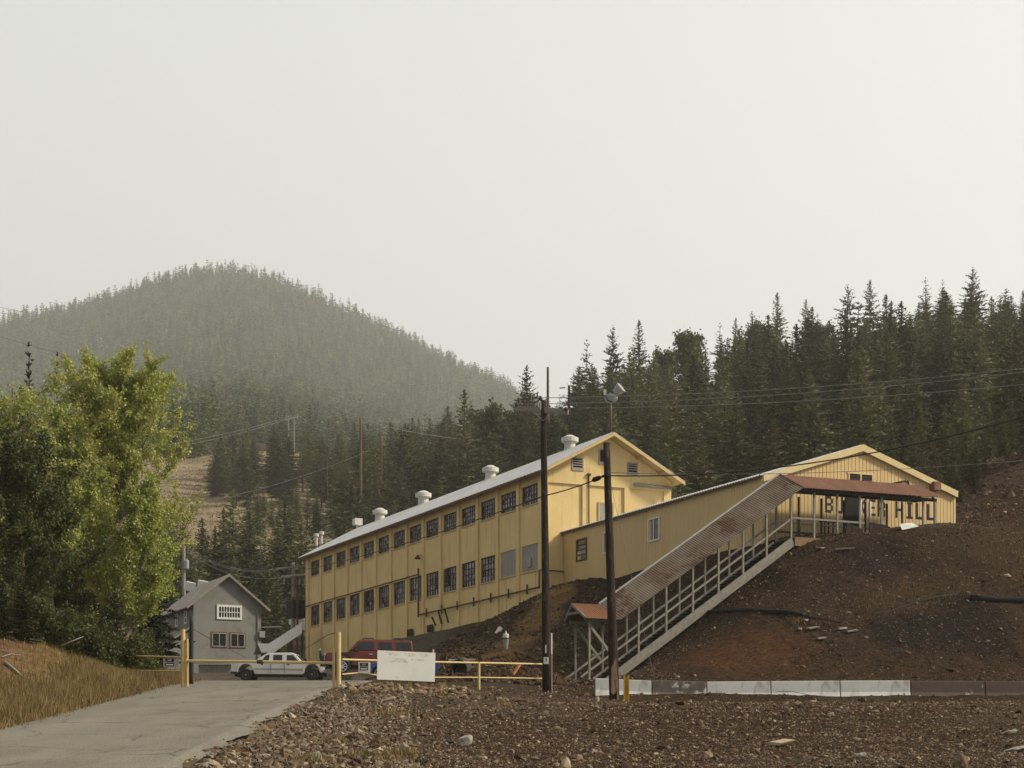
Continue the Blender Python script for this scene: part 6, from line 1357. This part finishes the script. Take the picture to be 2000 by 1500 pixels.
# named skyline and middle distance conifers
SKY = [(1900, 523, 400, 3, 1.0, 'broad open topped pine, tallest on the right skyline'), (1808, 543, 405, 5, 1.0, 'open pine left of the tallest skyline pine'), (1841, 548, 410, 5, .9, 'slender pine close beside the tallest skyline pine'), (1998, 568, 400, 0, 1.0, 'dark fir cut by the right edge on the skyline'),
       (1699, 549, 395, 1, 1.0, 'pointed fir right of the bushy twin pine on the skyline'), (1656, 557, 395, 3, 1.05, 'bushy wide pine beside the pointed fir on the skyline'), (1518, 573, 395, 0, 1.0, 'full pointed fir standing alone on the mid right skyline'), (1574, 586, 400, 1, .9, 'thin topped fir right of the lone full fir'), (1597, 612, 400, 5, .8, 'short ragged pine right of the thin topped fir'),
       (1740, 597, 410, 0, .6, 'small narrow fir in the skyline gap'), (1469, 609, 395, 3, .9, 'two topped ragged pine on the skyline'), (1437, 622, 390, 1, .8, 'slim fir left of the two topped pine'), (1406, 632, 390, 5, .9, 'sparse fir on the skyline above the light green trees'),
       (1248, 627, 380, 0, 1.05, 'tall dense fir right of the sparse column pine'), (1197, 637, 380, 3, .8, 'tall sparse column shaped pine above the floodlight'), (1146, 665, 380, 5, .95, 'see through pine left of the sparse column pine'), (1029, 716, 330, 1, 1.1, 'dark fir on the skyline above the crossarm'), (1093, 772, 330, 5, .9, 'small ragged conifer right of the thin bare pole'),
       (907, 763, 300, 0, 1.25, 'dark tall fir standing out left of the crossarm pole'), (1040, 775, 300, 4, 1.1, 'dark fir below the crossarm skyline fir'), (730, 862, 315, 0, 1.1, 'dark fir between the brown poles'), (830, 812, 330, 5, 1.0, 'hazy bare conifer left of the tall dark fir')]
for px, pt, Y, kd, wd, lb in SKY: tree_top(px, pt, Y, kd, lb, wide=wd * 1.2)
for k, (px, pt, Y, kd, wd, lb) in enumerate(((455, 958, 225, 1, 1.1, 'dark spruce behind the grey house with a thin top'), (487, 1000, 222, 0, 1.1, 'dark spruce right of the thin topped one'), (420, 1030, 225, 2, 1.1, 'dark narrow fir above the grey house roof'), (543, 1010, 226, 4, 1.15, 'dense fir left of the grey double armed pole'), (588, 1004, 224, 0, 1.1, 'dense fir above the far factory corner'), (516, 1060, 215, 6, 1.0, 'broad low fir between house and factory'), (622, 1035, 226, 5, 1.0, 'bare brown conifer behind the roof end'), (668, 990, 236, 6, 1.1, 'dark fir behind the flue pipes'), (700, 955, 250, 0, 1.2, 'dark fir behind the small roof vent'), (390, 1080, 215, 4, 1.1, 'dark fir behind the house roof left side'), (345, 1060, 212, 0, 1.0, 'dark fir behind the transformer pole'), (770, 980, 260, 4, 1.0, 'dark fir behind the first big roof ventilators'))):
    tree_top(px, pt, Y, kd, lb, wide=wd * 1.35)
for px, pt, Y, kd, lb in ((1900, 905, 122, 3, 'young fir on the reddish slope nearest the shed corner'), (1922, 900, 130, 0, 'pale young fir on the reddish slope'), (1880, 890, 132, 6, 'bushy young fir behind the shed eave'), (1960, 880, 140, 1, 'young fir below the edge of the wood at far right'), (1280, 870, 165, 2, 'small pale fir right of the factory gable'), (1310, 905, 160, 4, 'small dark fir behind the factory gable corner'), (1870, 930, 118, 6, 'low bushy fir beside the right shed corner'), (1800, 800, 128, 4, 'dark fir behind the right slope of the shed roof'), (1845, 795, 126, 0, 'dark fir above the shed wall box'), (1888, 800, 128, 6, 'broad fir at the upper edge of the reddish slope'), (1930, 770, 146, 4, 'tall fir at the top of the reddish slope'), (1975, 775, 150, 0, 'dark fir left of the yellow building corner'), (1765, 790, 130, 2, 'narrow fir behind the shed gable peak'), (1825, 850, 120, 3, 'ragged young pine behind the right shed eave'), (1958, 800, 140, 6, 'bushy fir on the upper reddish slope near the right edge'), (1862, 840, 121, 4, 'dense fir just behind the shed wall box'), (1905, 850, 122, 0, 'pointed fir on the reddish slope left of the paler young one'), (1780, 830, 122, 6, 'spreading fir over the right roof slope of the shed'), (1740, 800, 134, 0, 'dark fir left of the narrow one behind the shed peak')):
    tree_top(px, pt, Y, kd, lb)
# light green broadleaf trees in the right wood
BL = [broadleaf(80 + k, 10, 3.2, 20, .42, 16, .8, lambda f: math.sin(math.pi * (.2 + .7 * f)) ** .6, .15, (0, 0), 0, .55, 4) for k in range(2)]
for k, (px, pt, Y, lb) in enumerate(((1345, 655, 375, 'light green leafy tree on the skyline right of the dense fir'), (1300, 690, 370, 'light green leafy tree below the dense fir skyline'), (1480, 640, 380, 'light green leafy tree beside the two topped pine'), (1605, 640, 385, 'light green leafy tree under the ragged pine'), (955, 800, 320, 'bare brownish leafy tree right of the tall dark fir'), (985, 815, 330, 'brown green leafy tree behind the dark crossarm'), (1770, 640, 390, 'light green tree in the right skyline gap'), (1860, 650, 385, 'olive leafy tree below the tallest skyline pine'), (1960, 610, 395, 'light green tree near the right edge skyline'), (1085, 830, 300, 'olive leafy tree below the short pole stub'))):
    X = (px - CX) / F * Y; V, w_ = BL[k % 2]; s = Hh(pt, Y, X) / 10.0; e = put_broadleaf('leafy_tree', X, Y, (V, w_), lb, 'leaf_dark', 'tree', yaw=k * 1.3); e.scale = (s * 1.0, s * 1.0, s)
# mass of firs: right hillside and the middle slope, individually placed
def scatter(n, region, ok, label, group, hmin, hmax, seed):
    g = np.random.default_rng(seed); pts_ = []; tries = 0
    while len(pts_) < n and tries < 60000:
        tries += 1; px = g.uniform(region[0], region[1]); Y = region[2] + (region[3] - region[2]) * g.random() ** .8; X = (px - CX) / F * Y
        if not ok(px, Y): continue
        dm = 3.2 + Y * .008
        if any((X - a) ** 2 + (Y - b) ** 2 < dm * dm for a, b in pts_): continue
        pts_.append((X, Y)); put_tree(CON[int(g.choice([0, 1, 2, 4, 6, 0, 4, 3, 5]))], 'conifer_tree', X, Y, g.uniform(hmin, hmax) * (.72 + .28 * min(1, Y / 300)) * (.78 if Y > 355 else 1), label, 'conifer', group, g.uniform(1.35, 1.95))
    return len(pts_)
n1 = scatter(150, (1150, 2080, 150, 405), lambda p, Y: not (p > 1840 and Y < 150), 'brown green fir in the dense dark wood on the right hillside', 'firs of the right hillside wood', 11, 16.5, 11)
n2 = scatter(48, (860, 1240, 190, 430), lambda p, Y: Y > 190 + (1150 - p) * .15, 'dark fir in the wood directly behind the factory roof', 'firs behind the factory roof', 11, 16, 12)
n4 = scatter(26, (330, 740, 203, 262), lambda p, Y: True, 'dark fir in the clump behind the grey house and factory end', 'firs behind the grey house', 8.5, 14, 17)
n6 = scatter(11, (425, 650, 275, 370), lambda p, Y: True, 'small fir dotting the pale clearing', 'small firs in the clearing', 5, 9, 23)
n5 = scatter(30, (665, 900, 285, 396), lambda p, Y: True, 'dark fir between the clearing and the brown poles', 'firs around the brown poles', 10, 16, 19)
n3 = scatter(62, (420, 880, 395, 475), lambda p, Y: True, 'hazy fir in the wood strip above the pale meadow', 'firs above the meadow', 13, 18.5, 13)
for k, (px, pt, Y, lb) in enumerate(((1330, 740, 300, 'bare dead snag in the right wood below the leafy skyline tree'), (1555, 745, 260, 'grey dead snag in the right wood above the shed long roof'), (1620, 755, 250, 'thin dead snag above the shed gable'), (1760, 720, 290, 'tall dead snag in the wood right of the shed gable peak'), (1450, 800, 230, 'dead snag low in the right wood over the shed roof'), (1890, 730, 240, 'dead snag above the reddish slope'), (640, 880, 380, 'hazy dead snag above the clearing'), (872, 800, 320, 'dead snag just left of the tall dark fir'))):
    tree_top(px, pt, Y, 0, lb, 'dead tree', meshes=SNAG, name='dead_tree')
# far hill: uncountable hazy forest as one mass
g = np.random.default_rng(21); VV, CC = [], []
FT = [conifer_np(500 + k, .19, 9, .1, .03, 2.6, 5, .2, 1) for k in range(5)]; FN = [conifer_np(520 + k, (.17, .2, .15, .22, .18)[k], 15, .12, .04, 1.35, 6, .2, 1) for k in range(5)]
n = 0; a_ = g.uniform(-.34, .09, 38000); Y_ = np.r_[510 * (2860 / 510) ** g.random(14000), g.uniform(1150, 2880, 24000)]; X_ = a_ * Y_; px_ = CX + a_ * F
Z_ = height(X_, Y_, False)
for k in range(len(X_)):
    if px_[k] > 1160 and Y_[k] < 1e9 and px_[k] > 1160: continue
    if px_[k] > 425 and Y_[k] < 760: continue
    if px_[k] <= 425 and Y_[k] < 900 and g.random() < .45: continue
    if g.random() < .05: continue
    P = (FN if Y_[k] < 1100 else FT)[k % 5]; h = g.uniform(11, 19.5) * (1 + .8 * (Y_[k] - 510) / 4200) * g.uniform(.7, 1.12); c_, s_ = math.cos(k * 1.7), math.sin(k * 1.7); wv = g.uniform(1.2, 1.8)
    Q = np.stack([(P[:, 0] * c_ - P[:, 1] * s_) * h * wv + X_[k], (P[:, 0] * s_ + P[:, 1] * c_) * h * wv + Y_[k], P[:, 2] * h + Z_[k] - .4], 1)
    VV.append(Q); r = g.random(); col = np.array((.022, .030, .013)) if r < .42 else np.array((.098, .124, .048)) if r < .80 else np.array((.155, .18, .075)) if r < .985 else np.array((.15, .085, .05))  # dark and bright tones put sunlit and shaded contrast into the tree colours
    CC.append(np.repeat((col * g.uniform(.7, 1.3))[None], len(P), 0))
P = np.concatenate(VV); me = mesh_np('hill_forest', P, np.arange(len(P)), np.full(len(P) // 3, 3), M['forest'], colors=np.concatenate(CC))
tag(me, 'hazy conifer forest covering the distant round hill', kind='stuff')
# undergrowth of the woods: low scrub as one mass
n = 9000; g = np.random.default_rng(31); px_ = g.uniform(860, 2060, n); Y_ = g.uniform(150, 425, n); X_ = (px_ - CX) / F * Y_; k = (Y_ > 175 + (1150 - px_).clip(0) * .2) & ~((px_ > 1860) & (Y_ < 158)); X_, Y_ = X_[k], Y_[k]; n = len(X_)
C_ = np.repeat(np.stack([X_, Y_, height(X_, Y_, False)], 1), 10, 0); C_ += g.normal(0, 1, C_.shape) * np.array([.8, .8, .5]) + np.array([0, 0, .6]); S = g.uniform(.25, .7, (len(C_), 1, 1))
P = C_[:, None, :] + g.normal(0, 1, (len(C_), 3, 3)) * S * .7
o = mesh_np('undergrowth', P.reshape(-1, 3), np.arange(3 * len(C_)), np.full(len(C_), 3), M['forest'], colors=np.repeat(np.array((.05, .052, .024)) * g.uniform(.6, 1.4, (len(C_), 1)), 3, 0)); tag(o, 'dark scrub between the firs of the right hillside', kind='stuff')

# ------------------------------------------------------------------ smoke haze
hm = bpy.data.materials.new('smoke_haze'); hm.use_nodes = True; hn = hm.node_tree; hn.nodes.clear()
ho = hn.nodes.new('ShaderNodeOutputMaterial'); hv = hn.nodes.new('ShaderNodeVolumePrincipled')
hv.inputs['Color'].default_value = (.93, .94, .87, 1); hv.inputs['Density'].default_value = 0.00018; hv.inputs['Anisotropy'].default_value = 0.35
hn.links.new(hv.outputs[0], ho.inputs['Volume'])
q = MB(); q.box(-1620, 1620, -100, 3750, -60, 900); o = q.build('haze', hm); tag(o, 'pale smoke haze in the valley air', kind='stuff')
o.display_type = 'WIRE'
